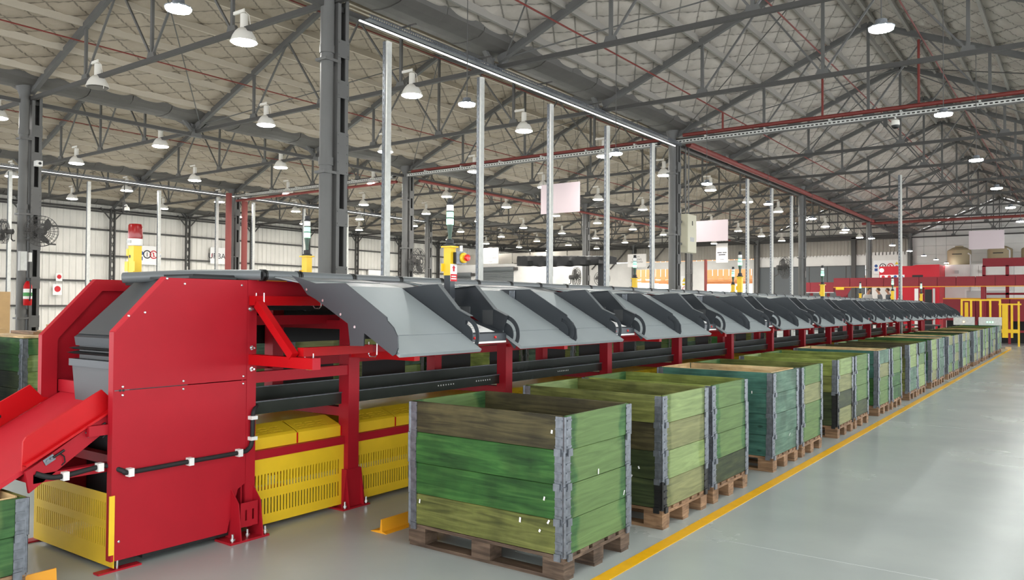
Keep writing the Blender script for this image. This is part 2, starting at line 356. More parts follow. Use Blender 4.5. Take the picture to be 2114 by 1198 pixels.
# trusses
tr = {}
tr['chord'] = MB().box(-4.9, 4.9, -0.04, 0.04, 6.02, 6.10).mesh('bottom_chord')
tr['rafL'] = MB().bar((-4.85, 0, ZV+0.02), (0, 0, ZV+0.02+SL*4.85), 0.09, 0.13).mesh('rafter')
tr['rafR'] = MB().bar((4.85, 0, ZV+0.02), (0, 0, ZV+0.02+SL*4.85), 0.09, 0.13).mesh('rafter')
def raf(x): return ZV+0.02+SL*(4.85-abs(x))
posts = {}
for x in (-2.46, 0, 2.46):
    posts[x] = MB().box(x-0.03, x+0.03, -0.025, 0.025, 6.1, raf(x)).mesh('truss_post')
diag = [MB().bar((x0, 0.0, 6.1), (x1, 0.0, raf(x1)), 0.035, 0.035).mesh('truss_diagonal') for x0, x1 in ((-2.46, -1.2), (0, -1.2), (0, 1.2), (2.46, 1.2))]
gus = {x: MB().prism([(x-0.15, 6.03), (x+0.15, 6.03), (x+0.09, 6.19), (x-0.09, 6.2)], 'y', -0.03, 0.03).mesh('gusset_plate') for x in (-2.46, 0, 2.46)}
for bi in range(4):
    c = 0
    for k, y in enumerate(TY):
        g = RIDGE[bi]
        if not seen([(g+x, y, z) for x in (-4.8, -2.4, 0, 2.4, 4.8) for z in (6.05, raf(x))], 10): continue
        t = thing('roof_truss', f'dark steel roof truss {BAY[bi]}, {ORD[c]} from the camera', 'roof truss', (g, y, 0), group='roof trusses'); c += 1
        ob('bottom_chord', tr['chord'], M['steel_dark'], t); ob('rafter', tr['rafL'], M['steel'], t); ob('rafter', tr['rafR'], M['steel'], t)
        for me in posts.values(): ob('truss_post', me, M['steel'], t)
        for me in diag: ob('truss_diagonal', me, M['steel'], t)
        for me in gus.values(): ob('gusset_plate', me, M['steel'], t)

# valley gutters and girders along the column rows
RN = ['the right-hand edge', 'the nearest column row', 'the second column row', 'the third column row', 'the white side wall']
seg = MB().prism([(-0.47, 6.62), (-0.43, 6.42), (-0.30, 6.34), (-0.1, 6.31), (0.1, 6.31), (0.30, 6.34), (0.43, 6.42), (0.47, 6.62)], 'y', 0.0, 0.985).mesh('gutter_segment')
for ri in range(1, 5):
    x = ROWS[ri]
    t = thing('roof_gutter', f'dark box gutter under the roof valley above {RN[ri]}', 'gutter', (x, 0, 0), group='roof gutters')
    for j in range(3, 57):
        if seen([(x, j, 6.1), (x, j+1, 6.1)], 30):
            ob('gutter_segment', seg, M['gutter'], t, (0.0, j, -0.014*(j % 2)))
    g = thing('eaves_girder', f'dark lengthwise steel girder with bracket struts along {RN[ri]}', 'girder', (x, 0, 0), group='eaves girders')
    ob('girder_chord', MB().box(-0.05, 0.05, 5.0, YB-0.2, 5.93, 6.01), M['steel_dark'], g)
    for k, y in enumerate(TY):
        if k in COLK or not seen([(x, y, 6.0)], 30): continue
        for s in (-1, 1):
            ob('bracket_strut', MB().bar((0, y, 5.98), (0.0, y+s*0.36, 6.33), 0.09, 0.06), M['steel'], g); ob('bracket_strut', MB().bar((0, y, 5.98), (s*0.24, y+s*0.06, 6.35), 0.06, 0.06), M['steel'], g)
        ob('bracket_plate', MB().prism([(y-0.16, 5.92), (y+0.16, 5.92), (y+0.1, 6.13), (y-0.1, 6.13)], 'x', -0.06, 0.06), M['steel'], g)

# columns: two channels with riveted batten plates and a downpipe on the near side
cm = {}
cm['ch'] = MB().prism([(-0.12, 0), (0.12, 0), (0.12, 0.06), (0.10, 0.06), (0.10, 0.012), (-0.10, 0.012), (-0.10, 0.06), (-0.12, 0.06)], 'z', 0, 6.1).mesh('channel')
cm['web'] = MB().box(-0.10, -0.09, 0.0, 0.2, 0, 6.05).mesh('web_plate')
def batten(h):
    mb = MB().box(0.121, 0.131, -0.005, 0.215, -h/2, h/2)
    n = max(2, int(h/0.11))
    for i in range(n):
        for yy in (0.02, 0.19):
            z = -h/2+0.04+(h-0.08)*i/(n-1)
            mb.cyl((0.13, yy, z), (0.139, yy, z), 0.013, 6)
    return mb.mesh('batten_plate')
cm['bat'] = batten(0.26); cm['batL'] = batten(0.62)
cm['pipe'] = MB().lathe([(0.095, 0), (0.095, 1.30), (0.108, 1.30), (0.108, 1.42), (0.095, 1.42), (0.095, 3.60), (0.108, 3.60), (0.108, 3.72), (0.095, 3.72), (0.095, 5.25), (0.108, 5.25), (0.108, 5.37), (0.10, 5.37), (0.10, 6.02), (0.105, 6.1), (0.19, 6.34), (0.19, 6.38)], n=16).mesh('downpipe', True)
cm['strap'] = MB().box(-0.10, 0.125, -0.235, 0.06, -0.02, 0.02).mesh('pipe_strap')
for ri in (1, 2, 3):
    c = 0
    for k in COLK:
        x, y = ROWS[ri], TY[k]
        if not seen([(x, y, z) for z in (2, 4, 6)], 10): continue
        t = thing('steel_column', f'grey riveted column with downpipe, {ORD[c]} from the camera in {RN[ri]}', 'column', (x, y, 0), group='steel columns'); c += 1
        ob('channel', cm['ch'], M['steel'], t, (0, 0, 0)); ob('channel', cm['ch'], M['steel'], t, (0, 0.21, 0), scale=(1, -1, 1)); ob('web_plate', cm['web'], M['steel_dark'], t)
        for z, L_ in ((1.15, 0), (2.0, 0), (2.85, 0), (3.8, 1), (4.75, 0), (5.35, 0)):
            ob('batten_plate', cm['batL' if L_ else 'bat'], M['steel'], t, (0, 0, z))
        ob('downpipe', cm['pipe'], M['steel'], t, (0.02, -0.12, 0))
        for z in (1.22, 3.5, 5.15): ob('pipe_strap', cm['strap'], M['steel'], t, (0, 0, z))
# laced columns against the side wall
lace = MB()
for j in range(15):
    z = 0.2+j*0.4
    lace.bar((0, -0.08, z), (0, 0.08, z+0.4), 0.02, 0.03); lace.bar((0, 0.08, z), (0, -0.08, z+0.4), 0.02, 0.03)
lace = lace.mesh('lacing'); stem_ = MB().box(-0.06, 0.06, -0.03, 0.03, 0, 6.15).mesh('stanchion')
c = 0
for k, y in enumerate(TY[:10]):
    x = ROWS[4]+0.05
    if not seen([(x, y, 3), (x, y, 5)], 10): continue
    t = thing('laced_column', f'slim laced steel column on the white side wall, {ORD[c]} from the left', 'column', (x, y, 0), group='laced wall columns'); c += 1
    for s in (-1, 1): ob('stanchion', stem_, M['steel_dark'], t, (0, s*0.1, 0))
    l_ = ob('lacing', lace, M['steel_dark'], t); l_['kind'] = 'stuff'
    for s in (-1, 1): ob('knee_brace', MB().bar((0, s*0.1, 5.6), (0, s*0.6, 6.15), 0.05, 0.05), M['steel_dark'], t)

# back wall and what stands in it
def wbox(name, x0, x1, z0, z1, mt, y=YB, th=0.12, parent=None): return ob(name, MB().box(x0, x1, y, y+th, z0, z1), M[mt], parent)
wb = struct(empty('wall_back'))
for x0, x1, z0, z1 in ((-48, -28.9, 0, 4.95), (-28.9, -25.0, 4.4, 4.95), (-25.0, -22.95, 0, 4.95), (-22.95, -19.3, 4.28, 4.95), (-19.3, -18.9, 0, 4.95), (-18.9, -11.7, 4.36, 5.08), (-11.7, -9.2, 0, 5.2)):
    wbox('wall_panel', x0, x1, z0, z1, 'white_wall', parent=wb)
ob('wall_sheeting', corrugated(-48, -9.0, 5.0, 6.3, 0.22, 0.04, lambda u, d, z: (u, YB+0.04-d, z)), M['sheet_old'], wb)
for bi in range(1, 4):
    a, c_ = ROWS[bi+1], ROWS[bi]; g = RIDGE[bi]
    ob('gable_sheeting', corrugated(a, c_, 6.3, (lambda u, g=g: max(6.31, ZV+0.1+SL*(4.92-abs(u-g)))), 0.22, 0.04, lambda u, d, z: (u, YB+0.04-d, z)), M['wall_sheet'], wb)
for j in range(16):
    z0 = j*0.55
    hw = 4.9 if z0 < 6.0 else max(0.15, 4.92-(z0+0.5-ZV-0.1)/SL)
    g = RIDGE[0]
    ob('siding_board', MB().box(g-hw-(0.2 if z0 < 6 else 0), g+hw, YB, YB+0.08, z0, z0+0.535), M['white_wall'], wb)
ob('wall_panel', MB().box(0.85, 10.8, YB, YB+0.1, 0, 6.6), M['white_wall'], wb)
ob('gable_backing', MB().prism([(-9.2, 0), (1.0, 0), (1.0, 6.3), (RIDGE[0], 8.45), (-9.2, 6.3)], 'y', YB+0.09, YB+0.14), M['white_wall'], wb)
ob('wall_beam', MB().box(-38, -9, YB-0.3, YB-0.02, 6.12, 6.34), M['steel_dark'], wb)
for x in (-33.6, -28.67, -24.2, -18.95, -12.4):
    ob('wall_pier', MB().box(x-0.13, x+0.13, YB-0.3, YB-0.01, 0, 6.2), M['steel_dark'], wb)
for x0, x1 in ((-32.5, -30.8), (-30.8, -29.2), (-27.5, -26.0)):
    ob('wall_brace', MB().bar((x0, YB-0.15, 4.5), (x1, YB-0.15, 6.1), 0.08, 0.08), M['steel_dark'], wb)
dr = struct(empty('door_1'))
for j in range(6):
    for q in range(2):
        x0 = -18.88+j*1.2
        ob('door_panel', MB().box(x0+0.03, x0+1.17, YB-0.16, YB-0.10, q*2.17+0.04, q*2.17+2.13), M['door_grey'], dr)
ob('door_frame', MB().box(-18.9, -11.7, YB-0.13, YB-0.05, 0, 4.36), M['steel_dark'], dr)
# outside the open doorways: sunlit yard, timber canopy
og = struct(ob('ground_outside', MB().box(-45, -8, YB+0.3, YB+45, -0.2, -0.02), M['outside_ground']))
t = thing('canopy_roof', 'orange timber canopy roof outside the bright open doorway', 'canopy', (-21.5, YB+3, 0))
for j in range(40): ob('canopy_board', MB().box(-9+j*0.44, -9+j*0.44+0.4, -0.02, 0.02, 3.62+0.12*(j % 2), 5.2), M['outside_wood'], t)
for j in range(5): ob('canopy_beam', MB().box(-9, 8.4, 0.05+j*1.7, 0.25+j*1.7, 3.5, 3.66), M['outside_wood'], t)
for j in range(12): ob('canopy_roof_board', MB().box(-9+j*1.45, -9+j*1.45+1.43, 0.02, 8, 3.9, 3.94), M['outside_wood'], t)
for j in range(4): ob('canopy_post', MB().box(-8.8+j*5.4, -8.6+j*5.4, 0.05, 0.25, 0, 3.5), M['outside_wood'], t)
for i, (x, y, r_) in enumerate(((-21.8, YB+16, 1.4), (-24.5, YB+18, 1.7), (-30.5, YB+15, 1.5))):
    mb = MB()
    for j in range(420):
        v = Vector((random.gauss(0, 1), random.gauss(0, 1), random.gauss(0, 1))).normalized()*r_*random.uniform(0.7, 1.0); n = Vector((random.gauss(0, 1), random.gauss(0, 1), random.gauss(0, 1))).normalized()
        a = n.orthogonal().normalized()*0.16; c2 = n.cross(a).normalized()*0.1; v.z = v.z*0.8+1.6
        mb.add([v-a, v-c2, v+a, v+c2], [(0, 1, 2, 3)])
    t = thing('shrub', ['sunlit yellow-green shrub seen through the bright doorway', 'larger pale green shrub outside, left behind the doorway edge', 'leafy shrub outside beyond the wide doorway on the left'][i], 'shrub', (x, y, 0))
    lf = ob('foliage', mb, M['outside_leaf'], t); lf['kind'] = 'stuff'
    ob('stem', MB().cyl((0, 0, 0), (0, 0, 1.6), 0.06, 6), M['outside_wood'], t)

# partition with roller shutters at the far left
wp = struct(empty('wall_partition'))
for x0, x1, z0, z1 in ((-38.5, -37.95, 0, 4.45), (-37.95, -36.1, 3.75, 4.45), (-36.1, -35.1, 0, 4.45), (-35.1, -32.3, 4.1, 4.45), (-32.3, -26.4, 0, 4.4)):
    ob('wall_panel', MB().box(x0, x1, 45, 45.12, z0, z1), M['white_wall'], wp)
for j in range(8): ob('upper_window', MB().box(-38.4+j*1.5, -38.4+j*1.5+1.42, 45.03, 45.07, 4.5, 5.2), M['sheet_old'], wp)
for i, (x0, x1, h) in enumerate(((-37.95, -36.1, 3.75), (-35.1, -32.3, 4.1))):
    t = thing('roller_shutter', ['narrower grey roller shutter nearest the white side wall', 'wider grey roller shutter below a white staging sign'][i], 'shutter', (x0, 44.98, 0))
    w = x1-x0
    for j in range(int(h/0.1)): ob('shutter_slat', MB().prism([(0.0, j*0.1), (-0.02, j*0.1+0.05), (0.0, j*0.1+0.095), (0.03, j*0.1+0.095), (0.03, j*0.1)], 'x', 0, w), M['shutter_grey'], t)
    ob('shutter_roll', MB().cyl((-0.12, -0.12, h), (w+0.12, -0.12, h), 0.16, 14), M['shutter_grey'], t, smooth=True)
    ob('shutter_motor', MB().box(w+0.12, w+0.4, -0.2, -0.02, h-0.12, h+0.1), M['steel_dark'], t)

# ------------------------------------------------------------------ lamps
bell = {
 'housing': MB().lathe([(0.045, 0.47), (0.062, 0.46), (0.064, 0.24), (0.07, 0.225)], n=16).mesh('lamp_housing', True),
 'shade': MB().lathe([(0.068, 0.23), (0.10, 0.215), (0.145, 0.165), (0.185, 0.095), (0.212, 0.02), (0.218, 0.0), (0.208, 0.0), (0.18, 0.09), (0.14, 0.155), (0.07, 0.21)], n=20, caps=False).mesh('lamp_shade', True),
 'lens': MB().lathe([(0.205, 0.008), (0.19, -0.014)], n=12).mesh('lamp_lens', True),
 'arm': MB().bar((0.0, 0.0, 0.53), (-0.28, 0.0, 0.53), 0.03, 0.05).mesh('lamp_arm'),
 'hook': MB().cyl((0, 0, 0.49), (0, 0, 0.56), 0.012, 6).mesh('lamp_hook'),
 'cable': MB().tube([(0.03, 0.0, 0.5), (0.10, 0.02, 0.44), (0.14, 0.03, 0.2), (0.2, 0.02, -0.02), (0.23, 0.0, -0.06), (0.25, 0.0, 0.02)], 0.006, 5).mesh('lamp_cable')}
LX = [(-11.15, 1), (-15.9, 1), (-20.5, 2), (-25.2, 2), (-29.7, 3), (-34.0, 3)]
for x, bi in LX:
    c = 0
    for k, y in enumerate(TY[:12]):
        vis = seen([(x, y, 6.0)], 20)
        if not vis and not (bi == 1 and k < 2): continue
        off = (x == -15.9 and k == 0)
        side = 'nearer' if x in (-11.15, -20.5, -29.7) else 'farther'
        lab = 'unlit white bell-shaped high-bay lamp at the upper left, its glass dark' if off else f'lit white bell lamp, {ORD[c]} of the {side} row {BAY[bi]}'
        t = thing('high_bay_lamp', lab, 'ceiling lamp', (x, y, 5.86), group=None if off else 'bell high-bay lamps'); c += 1
        for n_ in ('housing', 'shade', 'arm', 'hook'): ob({'housing': 'lamp_housing', 'shade': 'lamp_shade', 'arm': 'lamp_arm', 'hook': 'lamp_hook'}[n_], bell[n_], M['lamp_white'], t)
        ob('lamp_lens', bell['lens'], M['lamp_off' if off else 'lamp_glass'], t)
        if k < 2 and bi == 1: ob('lamp_cable', bell['cable'], M['lamp_white'], t)
led = {
 'body': MB().lathe([(0.02, 0.09), (0.05, 0.08), (0.055, 0.04), (0.09, 0.028), (0.116, 0.015), (0.110, 0.005)], n=20).mesh('lamp_body', True),
 'lens': MB().lathe([(0.112, 0.01), (0.105, -0.014)], n=12).mesh('lamp_lens', True),
 'wire': MB().cyl((0, 0, 0.1), (0, 0, 1.9), 0.006, 5).mesh('suspension_wire')}
for x, nm in ((-1.5, 'right-hand'), (-6.43, 'left-hand'), (3.35, ''), (8.2, '')):  # lamps out of view, right of and behind the camera, are added fill light
    c = 0
    for k in range(-3, 12):
        y = TY[0]+4.015*k
        vis = seen([(x, y, 4.16)], 20)
        if not vis and k > (-1 if x < 0 else 6): continue
        t = thing('led_pendant_lamp', (f'round flat LED lamp hung on a wire, {ORD[c]} of the {nm} row over the crates' if vis else f'round flat LED lamp out of view, {ORD[k+3]} of the row {dict([(-1.5, "over the aisle"), (-6.43, "over the sorter"), (3.35, "right of the camera"), (8.2, "by the right-hand wall")])[x]}'), 'ceiling lamp', (x, y, 4.16), group='LED pendants' if vis else 'LED pendants behind the camera')
        if vis: c += 1
        ob('lamp_body', led['body'], M['galv'], t); ob('lamp_lens', led['lens'], M['led_glass'], t); ob('suspension_wire', led['wire'], M['steel_dark'], t)
# light strips on the column rows, with perforated tray beside
for i, (x, z, y0, y1, lab) in enumerate(((-8.86, 5.88, 8.3, 19.75, 'long thin light strip under the gutter between the two nearest columns'), (-28.5, 6.0, 11, 31.5, 'long thin light strip on the third column row, far left'))):
    t = thing('light_strip', lab, 'light strip', (x, 0, z))
    n = int((y1-y0)/1.2)
    for j in range(n):
        a = y0+(y1-y0)*j/n; b_ = y0+(y1-y0)*(j+1)/n-0.01
        ob('strip_cover', MB().box(-0.012, 0.012, a, b_, -0.018, 0.0), M['strip_glow'], t)
        ob('strip_back', MB().box(-0.012, 0.012, a, b_, 0.001, 0.02), M['galv'], t)
    tr_ = thing('cable_tray', ['perforated cable tray hung beside the nearest light strip', 'perforated cable tray hung beside the far left light strip'][i], 'cable tray', (x+0.16, 0, z-0.02))
    us = [y0+j*0.05 for j in range(int((y1-y0)/0.05))]
    ob('tray_side', MB().grid_sheet(us+[u+0.03 for u in us], [0, 0.02, 0.045, 0.065], (lambda u, w, y0=y0: ((u-y0) % 0.05) < 0.03 and 0.02 < w < 0.045), lambda u, w, k: (0.05+k, u, w), 0.004), M['galv'], tr_)
    ob('tray_base', MB().box(-0.05, 0.05, y0, y1, -0.004, 0.0), M['galv'], tr_)
    for j in range(int((y1-y0)/2)):
        ob('tray_hanger', MB().box(-0.30, 0.06, y0+1+j*2, y0+1.03+j*2, 0.20, 0.22), M['steel_dark'], tr_); ob('tray_hanger', MB().cyl((-0.055, y0+1+j*2, 0.08), (-0.055, y0+1+j*2, 0.22), 0.008, 5), M['steel_dark'], tr_)

# pipes, trays and rods crossing the hall at the second column line
def pipe(name, pts, r_, mt, lab, cat='pipe', n=10): return tag(ob(name, MB().tube(pts, r_, n), M[mt], smooth=True), lab, cat)
pipe('sprinkler_main', [(0.8, 19.9, 6.17), (-8.7, 19.9, 6.17)], 0.05, 'red_pipe', 'red sprinkler main crossing the right-hand bay below the roof')
pipe('sprinkler_main', [(-9.4, 19.9, 6.12), (-18.6, 19.9, 6.12)], 0.045, 'red_pipe', 'red pipe crossing the middle bay behind the galvanized posts')
pipe('sprinkler_main', [(-8.72, 20.3, 6.0), (-8.72, 43.8, 6.0)], 0.085, 'red_pipe', 'thick red pipe running into depth along the nearest column row')
pipe('sprinkler_main', [(-18.6, 20.3, 5.85), (-18.6, 50, 5.85)], 0.05, 'red_pipe', 'dark red pipe running along the second column row')
pipe('sprinkler_main', [(0.8, 44.0, 5.9), (-9.3, 44.0, 5.9)], 0.07, 'red_pipe', 'dark red pipe high up over the far red machinery')
pipe('sprinkler_main', [(-19.2, 19.8, 5.8), (-28.3, 19.8, 5.8)], 0.05, 'red_pipe', 'dark red pipe in front of the white side wall')
for i, x in enumerate((-7.6, -5.1, -2.9, -10.9, -13.0, -16.7, -21.5, -25.8)):
    bi = 0 if x > -9 else (1 if x > -18.8 else 2); zz = ZV+SL*(4.92-abs(x-RIDGE[bi]))-0.13
    pipe('sprinkler_branch', [(x, 5, zz), (x, 52, zz)], 0.017, 'red_pipe', f'thin red sprinkler branch pipe under the roof, {ORD[i]} counted from the right', n=6)
for i, (x, y) in enumerate(((-5.1, 19.9), (-3.0, 19.9), (-7.6, 19.9))):
    zz = ZV+SL*(4.92-abs(x-RIDGE[0]))-0.13
    pipe('sprinkler_riser', [(x, y, 6.2), (x, y, zz)], 0.028, 'red_pipe', ['red riser pipe in the middle of the right-hand bay', 'red riser pipe near the ridge of the right-hand bay', 'short red riser pipe close to the second column'][i], n=8)
for i, (x0, x1, nm) in enumerate(((0.7, -8.8, 'right-hand bay'), (-9.3, -18.6, 'middle bay'), (-19.2, -28.3, 'left-hand bay'))):
    t = thing('cable_tray', f'perforated metal cable tray crossing the {nm} at truss height', 'cable tray', (0, 19.75, 5.92))
    n = int(abs(x1-x0)/0.1); us = [x1+j*0.1 for j in range(n)]
    ob('tray_side', MB().grid_sheet(us+[u+0.06 for u in us], [0, 0.025, 0.055, 0.08], (lambda u, w, x1=x1: ((u-x1) % 0.1) < 0.06 and 0.025 < w < 0.055), lambda u, w, k: (u, -0.1+k, w), 0.004), M['post_galv'], t)
    ob('tray_base', MB().box(x1, x0, -0.1, 0.1, -0.004, 0), M['steel'], t)
    for j in range(6): ob('tray_hanger', MB().box(x1+0.8+j*1.55, x1+0.84+j*1.55, -0.12, 0.12, 0.09, 0.13), M['post_galv'], t)
    ob('cable', MB().tube([(x1, 0.02, 0.05), ((x0+x1)/2, 0.03, 0.045), (x0, 0.0, 0.05)], 0.02, 6), M['rubber'], t)
for bi in (0, 1):
    c = 0
    for k in range(0, 8):
        for s in (-1, 1):
            g = RIDGE[bi]; y0, y1 = TY[k], TY[k+1]
            a = (g+s*4.7, y0 if (k % 2) else y1, ZV+0.04); b_ = (g, y1 if (k % 2) else y0, ZV+SL*4.8)
            if c >= 12 or not seen([a, b_], 0): continue
            tag(ob('brace_rod', MB().cyl(a, b_, 0.014, 6), M['steel']), f'thin diagonal roof brace rod {BAY[bi]}, {ORD[c]} from the camera', 'brace rod', 'roof brace rods'); c += 1

# galvanized uprights
def upright(x, y, h, lab, group=None):
    mb = MB(); hs = [j*0.05 for j in range(int(h/0.05)+1)]
    t = thing('galvanized_upright', lab, 'post', (x, y, 0), group=group)
    ob('upright_channel', MB().prism([(-0.04, -0.05), (0.05, -0.05), (0.05, 0.05), (-0.04, 0.05), (-0.04, 0.04), (0.04, 0.04), (0.04, -0.04), (-0.04, -0.04)], 'z', 0, h), M['post_galv'], t)
    zs = [0.4+j*0.1 for j in range(int((h-0.6)/0.1))]
    ob('slotted_edge', MB().grid_sheet([-0.045, -0.025, -0.01, 0.01], [0, h]+[z for z in zs]+[z+0.05 for z in zs], lambda u, w: -0.025 < u < -0.01 and ((w-0.4) % 0.1) < 0.05 and 0.4 < w < h-0.25, lambda u, w, k: (u, -0.058+k, w), 0.006), M['galv'], t)
    ob('base_plate', MB().box(-0.1, 0.1, -0.1, 0.1, 0, 0.01), M['galv'], t)
for i, y in enumerate((9.04, 11.46, 13.82, 16.25, 18.65)):
    upright(-9.0, y, 5.77, f'tall galvanized upright behind the sorter, {ORD[i]} after the large near column', 'uprights on the near column row')
for i, y in enumerate((25.79, 28.31, 30.68)):
    upright(-9.0, y, 5.8, f'tall galvanized upright between the second and third near columns, {ORD[i]} from the left', 'uprights on the near column row')
upright(-4.72, 27.7, 5.8, 'lone galvanized upright rising from the far end of the grey chutes')
for i, y in enumerate((11.45, 14.0, 16.65, 19.15, 20.9, 23.6, 26.2)):
    upright(-28.67, y, 5.87, f'galvanized upright before the white side wall, {ORD[i]} from the left', 'uprights on the third column row')

# ------------------------------------------------------------------ the sorter
XN, XF = -4.62, -5.66
LEGY = [4.31+2.06*k for k in range(14)]
Y_END = 31.3
fr = thing('parcel_sorter', 'long red and yellow sorter frame on legs carrying the grey chutes', 'conveyor')
leg = MB().box(-0.055, 0.055, -0.055, 0.055, 0.13, 1.63).mesh('leg')
foot = MB().box(-0.10, 0.10, -0.14, 0.14, 0, 0.012); foot = foot.mesh('foot_plate')
fb = MB().prism([(-0.12, 0.012), (0.12, 0.012), (0.075, 0.30), (-0.075, 0.30)], 'x', 0.057, 0.065).mesh('foot_bracket')
fg = MB().prism([(-0.06, 0.012), (0.10, 0.012), (0.06, 0.30), (-0.06, 0.30)], 'y', -0.078, -0.07).mesh('foot_gusset')
bolt = MB().cyl((0, 0, 0), (0, 0, 0.055), 0.008, 6).cyl((0, 0, 0.012), (0, 0, 0.026), 0.016, 6).mesh('bolt')
xarm = MB().box(0.0, 0.66, -0.03, 0.03, -0.035, 0.035).mesh('chute_arm')
cross = MB().box(XF+0.05, XN-0.05, -0.04, 0.04, 0, 0.07).mesh('cross_beam')
for k, y in enumerate(LEGY):
    for side in (0, 1):
        x = XN-0.055 if side == 0 else XF+0.055
        l_ = ob('leg', leg, M['red'], fr, (x, y, 0))
        ob('foot_plate', foot, M['red'], l_); 
        if side == 0:
            ob('foot_bracket', fb, M['red'], l_); ob('foot_gusset', fg, M['red'], l_); ob('foot_gusset', fg, M['red'], l_, (0, 0.148, 0))
            for yy in (-0.11, 0.11): ob('bolt', bolt, M['chrome'], l_, (0.085, yy, 0.01))
            ob('bolt', bolt, M['chrome'], l_, (0.06, 0.03, 1.24), (0, math.pi/2, 0))
    ob('chute_arm', xarm, M['red_bright'], fr, (XN+0.0, y, 1.2))
    ob('cross_beam', cross, M['red'], fr, (0, y, 1.38)); ob('cross_beam', cross, M['red'], fr, (0, y, 0.7))
for x in (XN-0.04, XF+0.04):
    ob('top_beam', MB().box(x-0.04, x+0.04, 3.40, Y_END, 1.63, 1.735), M['red'], fr)
    ob('end_post', MB().box(x-0.04, x+0.04, 3.325, 3.40, 0.1, 1.735), M['red'], fr)
ob('mid_rail', MB().box(XN-0.06, XN-0.01, 3.40, LEGY[0]-0.055, 1.03, 1.105), M['red'], fr)
ob('mid_rail', MB().box(XF+0.01, XF+0.06, 3.40, Y_END, 1.03, 1.105), M['red'], fr)
ob('inner_rail', MB().box(-4.95, -4.9, 3.40, Y_END, 1.42, 1.49), M['red'], fr)
# outrigger at the first post
ob('chute_arm', xarm, M['red_bright'], fr, (XN, 3.37, 1.195)); ob('arm_end_plate', MB().box(0, 0.004, -0.032, 0.032, -0.037, 0.037), M['red_light'], fr, (XN+0.66, 3.37, 1.195))
ob('diagonal_brace', MB().bar((XN+0.08, 3.36, 1.575), (XN+0.45, 3.36, 1.235), 0.05, 0.055), M['red_bright'], fr)
ob('upper_outrigger', MB().box(XN+0.01, XN+0.07, 3.335, 3.94, 1.565, 1.63), M['red_bright'], fr)
ob('lower_outrigger', MB().box(-4.18, -4.12, 3.40, 4.02, 1.232, 1.29), M['red_bright'], fr)
ob('outrigger_tube', MB().box(-4.18, -4.12, 4.02, Y_END, 1.236, 1.285), M['red'], fr)
for (x, y, z) in ((XN+0.005, 3.36, 1.275), (XN+0.005, 3.36, 1.13), (XN+0.005, 3.345, 1.54)): ob('bolt', bolt, M['chrome'], fr, (x-0.02, y, z), (0, math.pi/2, 0))
def ubolt(): return MB().tube([(-0.035, 0, 0.05), (-0.035, 0, -0.04), (-0.02, 0, -0.055), (0.02, 0, -0.055), (0.035, 0, -0.04), (0.035, 0, 0.05)], 0.005, 5).mesh('u_bolt')
ub = ubolt()
for p in ((-4.15, 3.47, 1.2), (-4.10, 4.0, 1.26), (XN+0.04, 3.90, 1.6), (XN+0.04, 3.40, 1.6)): ob('u_bolt', ub, M['chrome'], fr, p, (0, 0, 0.2))
# galvanized cable duct
ob('cable_duct', MB().prism([(-4.70, 0.80), (-4.70, 0.885), (-4.71, 0.885), (-4.71, 0.81), (-5.17, 0.81), (-5.17, 0.93), (-5.18, 0.93), (-5.18, 0.80)], 'y', 3.41, Y_END), M['galv_dark'], fr)
ob('duct_lip', MB().box(-4.715, -4.69, 3.41, Y_END, 0.886, 0.892), M['galv'], fr); ob('duct_lip', MB().box(-5.185, -5.16, 3.41, Y_END, 0.931, 0.937), M['galv'], fr)
for yb in (5.4, 5.95, 7.4):
    for j in range(7): ob('duct_hole', MB().cyl((-4.701, yb+j*0.035, 0.85), (-4.698, yb+j*0.035, 0.85), 0.007, 8), M['post_galv'], fr)
# yellow guards
def guard_mesh(L_):
    n = int((L_-0.06)/0.027); us = [0, L_]; 
    s0 = (L_-n*0.027)/2
    for j in range(n): us += [s0+j*0.027, s0+j*0.027+0.009]
    hole = lambda u, w: s0 < u < L_-s0 and ((u-s0) % 0.027) < 0.009 and (0.10 < w < 0.21 or 0.27 < w < 0.38)
    return MB().grid_sheet(us, [0.03, 0.10, 0.21, 0.27, 0.38, 0.49], hole, lambda u, w, k: (-k, u, w), 0.003).mesh('guard_panel')
def hood_top(L_):
    us = [0, L_]; sl = []
    for j in range(int((L_-0.06)/0.1)): sl.append((0.05+j*0.1, 0.05+j*0.1+0.07))
    for a, b_ in sl: us += [a, b_]
    hole = lambda u, w: any(a < u < b_ for a, b_ in sl) and (0.02 < w < 0.03 or 0.05 < w < 0.06 or 0.08 < w < 0.09)
    return MB().grid_sheet(us, [0, 0.02, 0.03, 0.05, 0.06, 0.08, 0.09, 0.16], hole, lambda u, w, k: (-0.02-w, u, 0.645+w*0.35-k), 0.003).mesh('hood_top')
bays = [(3.405, LEGY[0]-0.057)]+[(LEGY[k]+0.057, LEGY[k+1]-0.057) for k in range(13)]
gA, gB = guard_mesh(bays[0][1]-bays[0][0]), guard_mesh(bays[1][1]-bays[1][0])
hA, hB = hood_top((bays[0][1]-bays[0][0])/2-0.012), hood_top((bays[1][1]-bays[1][0])/4-0.012)
def hood_body(L_): return MB().prism([(0, 0.55), (0, 0.63), (-0.02, 0.645), (-0.022, 0.642), (-0.004, 0.627), (-0.004, 0.55)], 'y', 0, L_).mesh('hood_front')
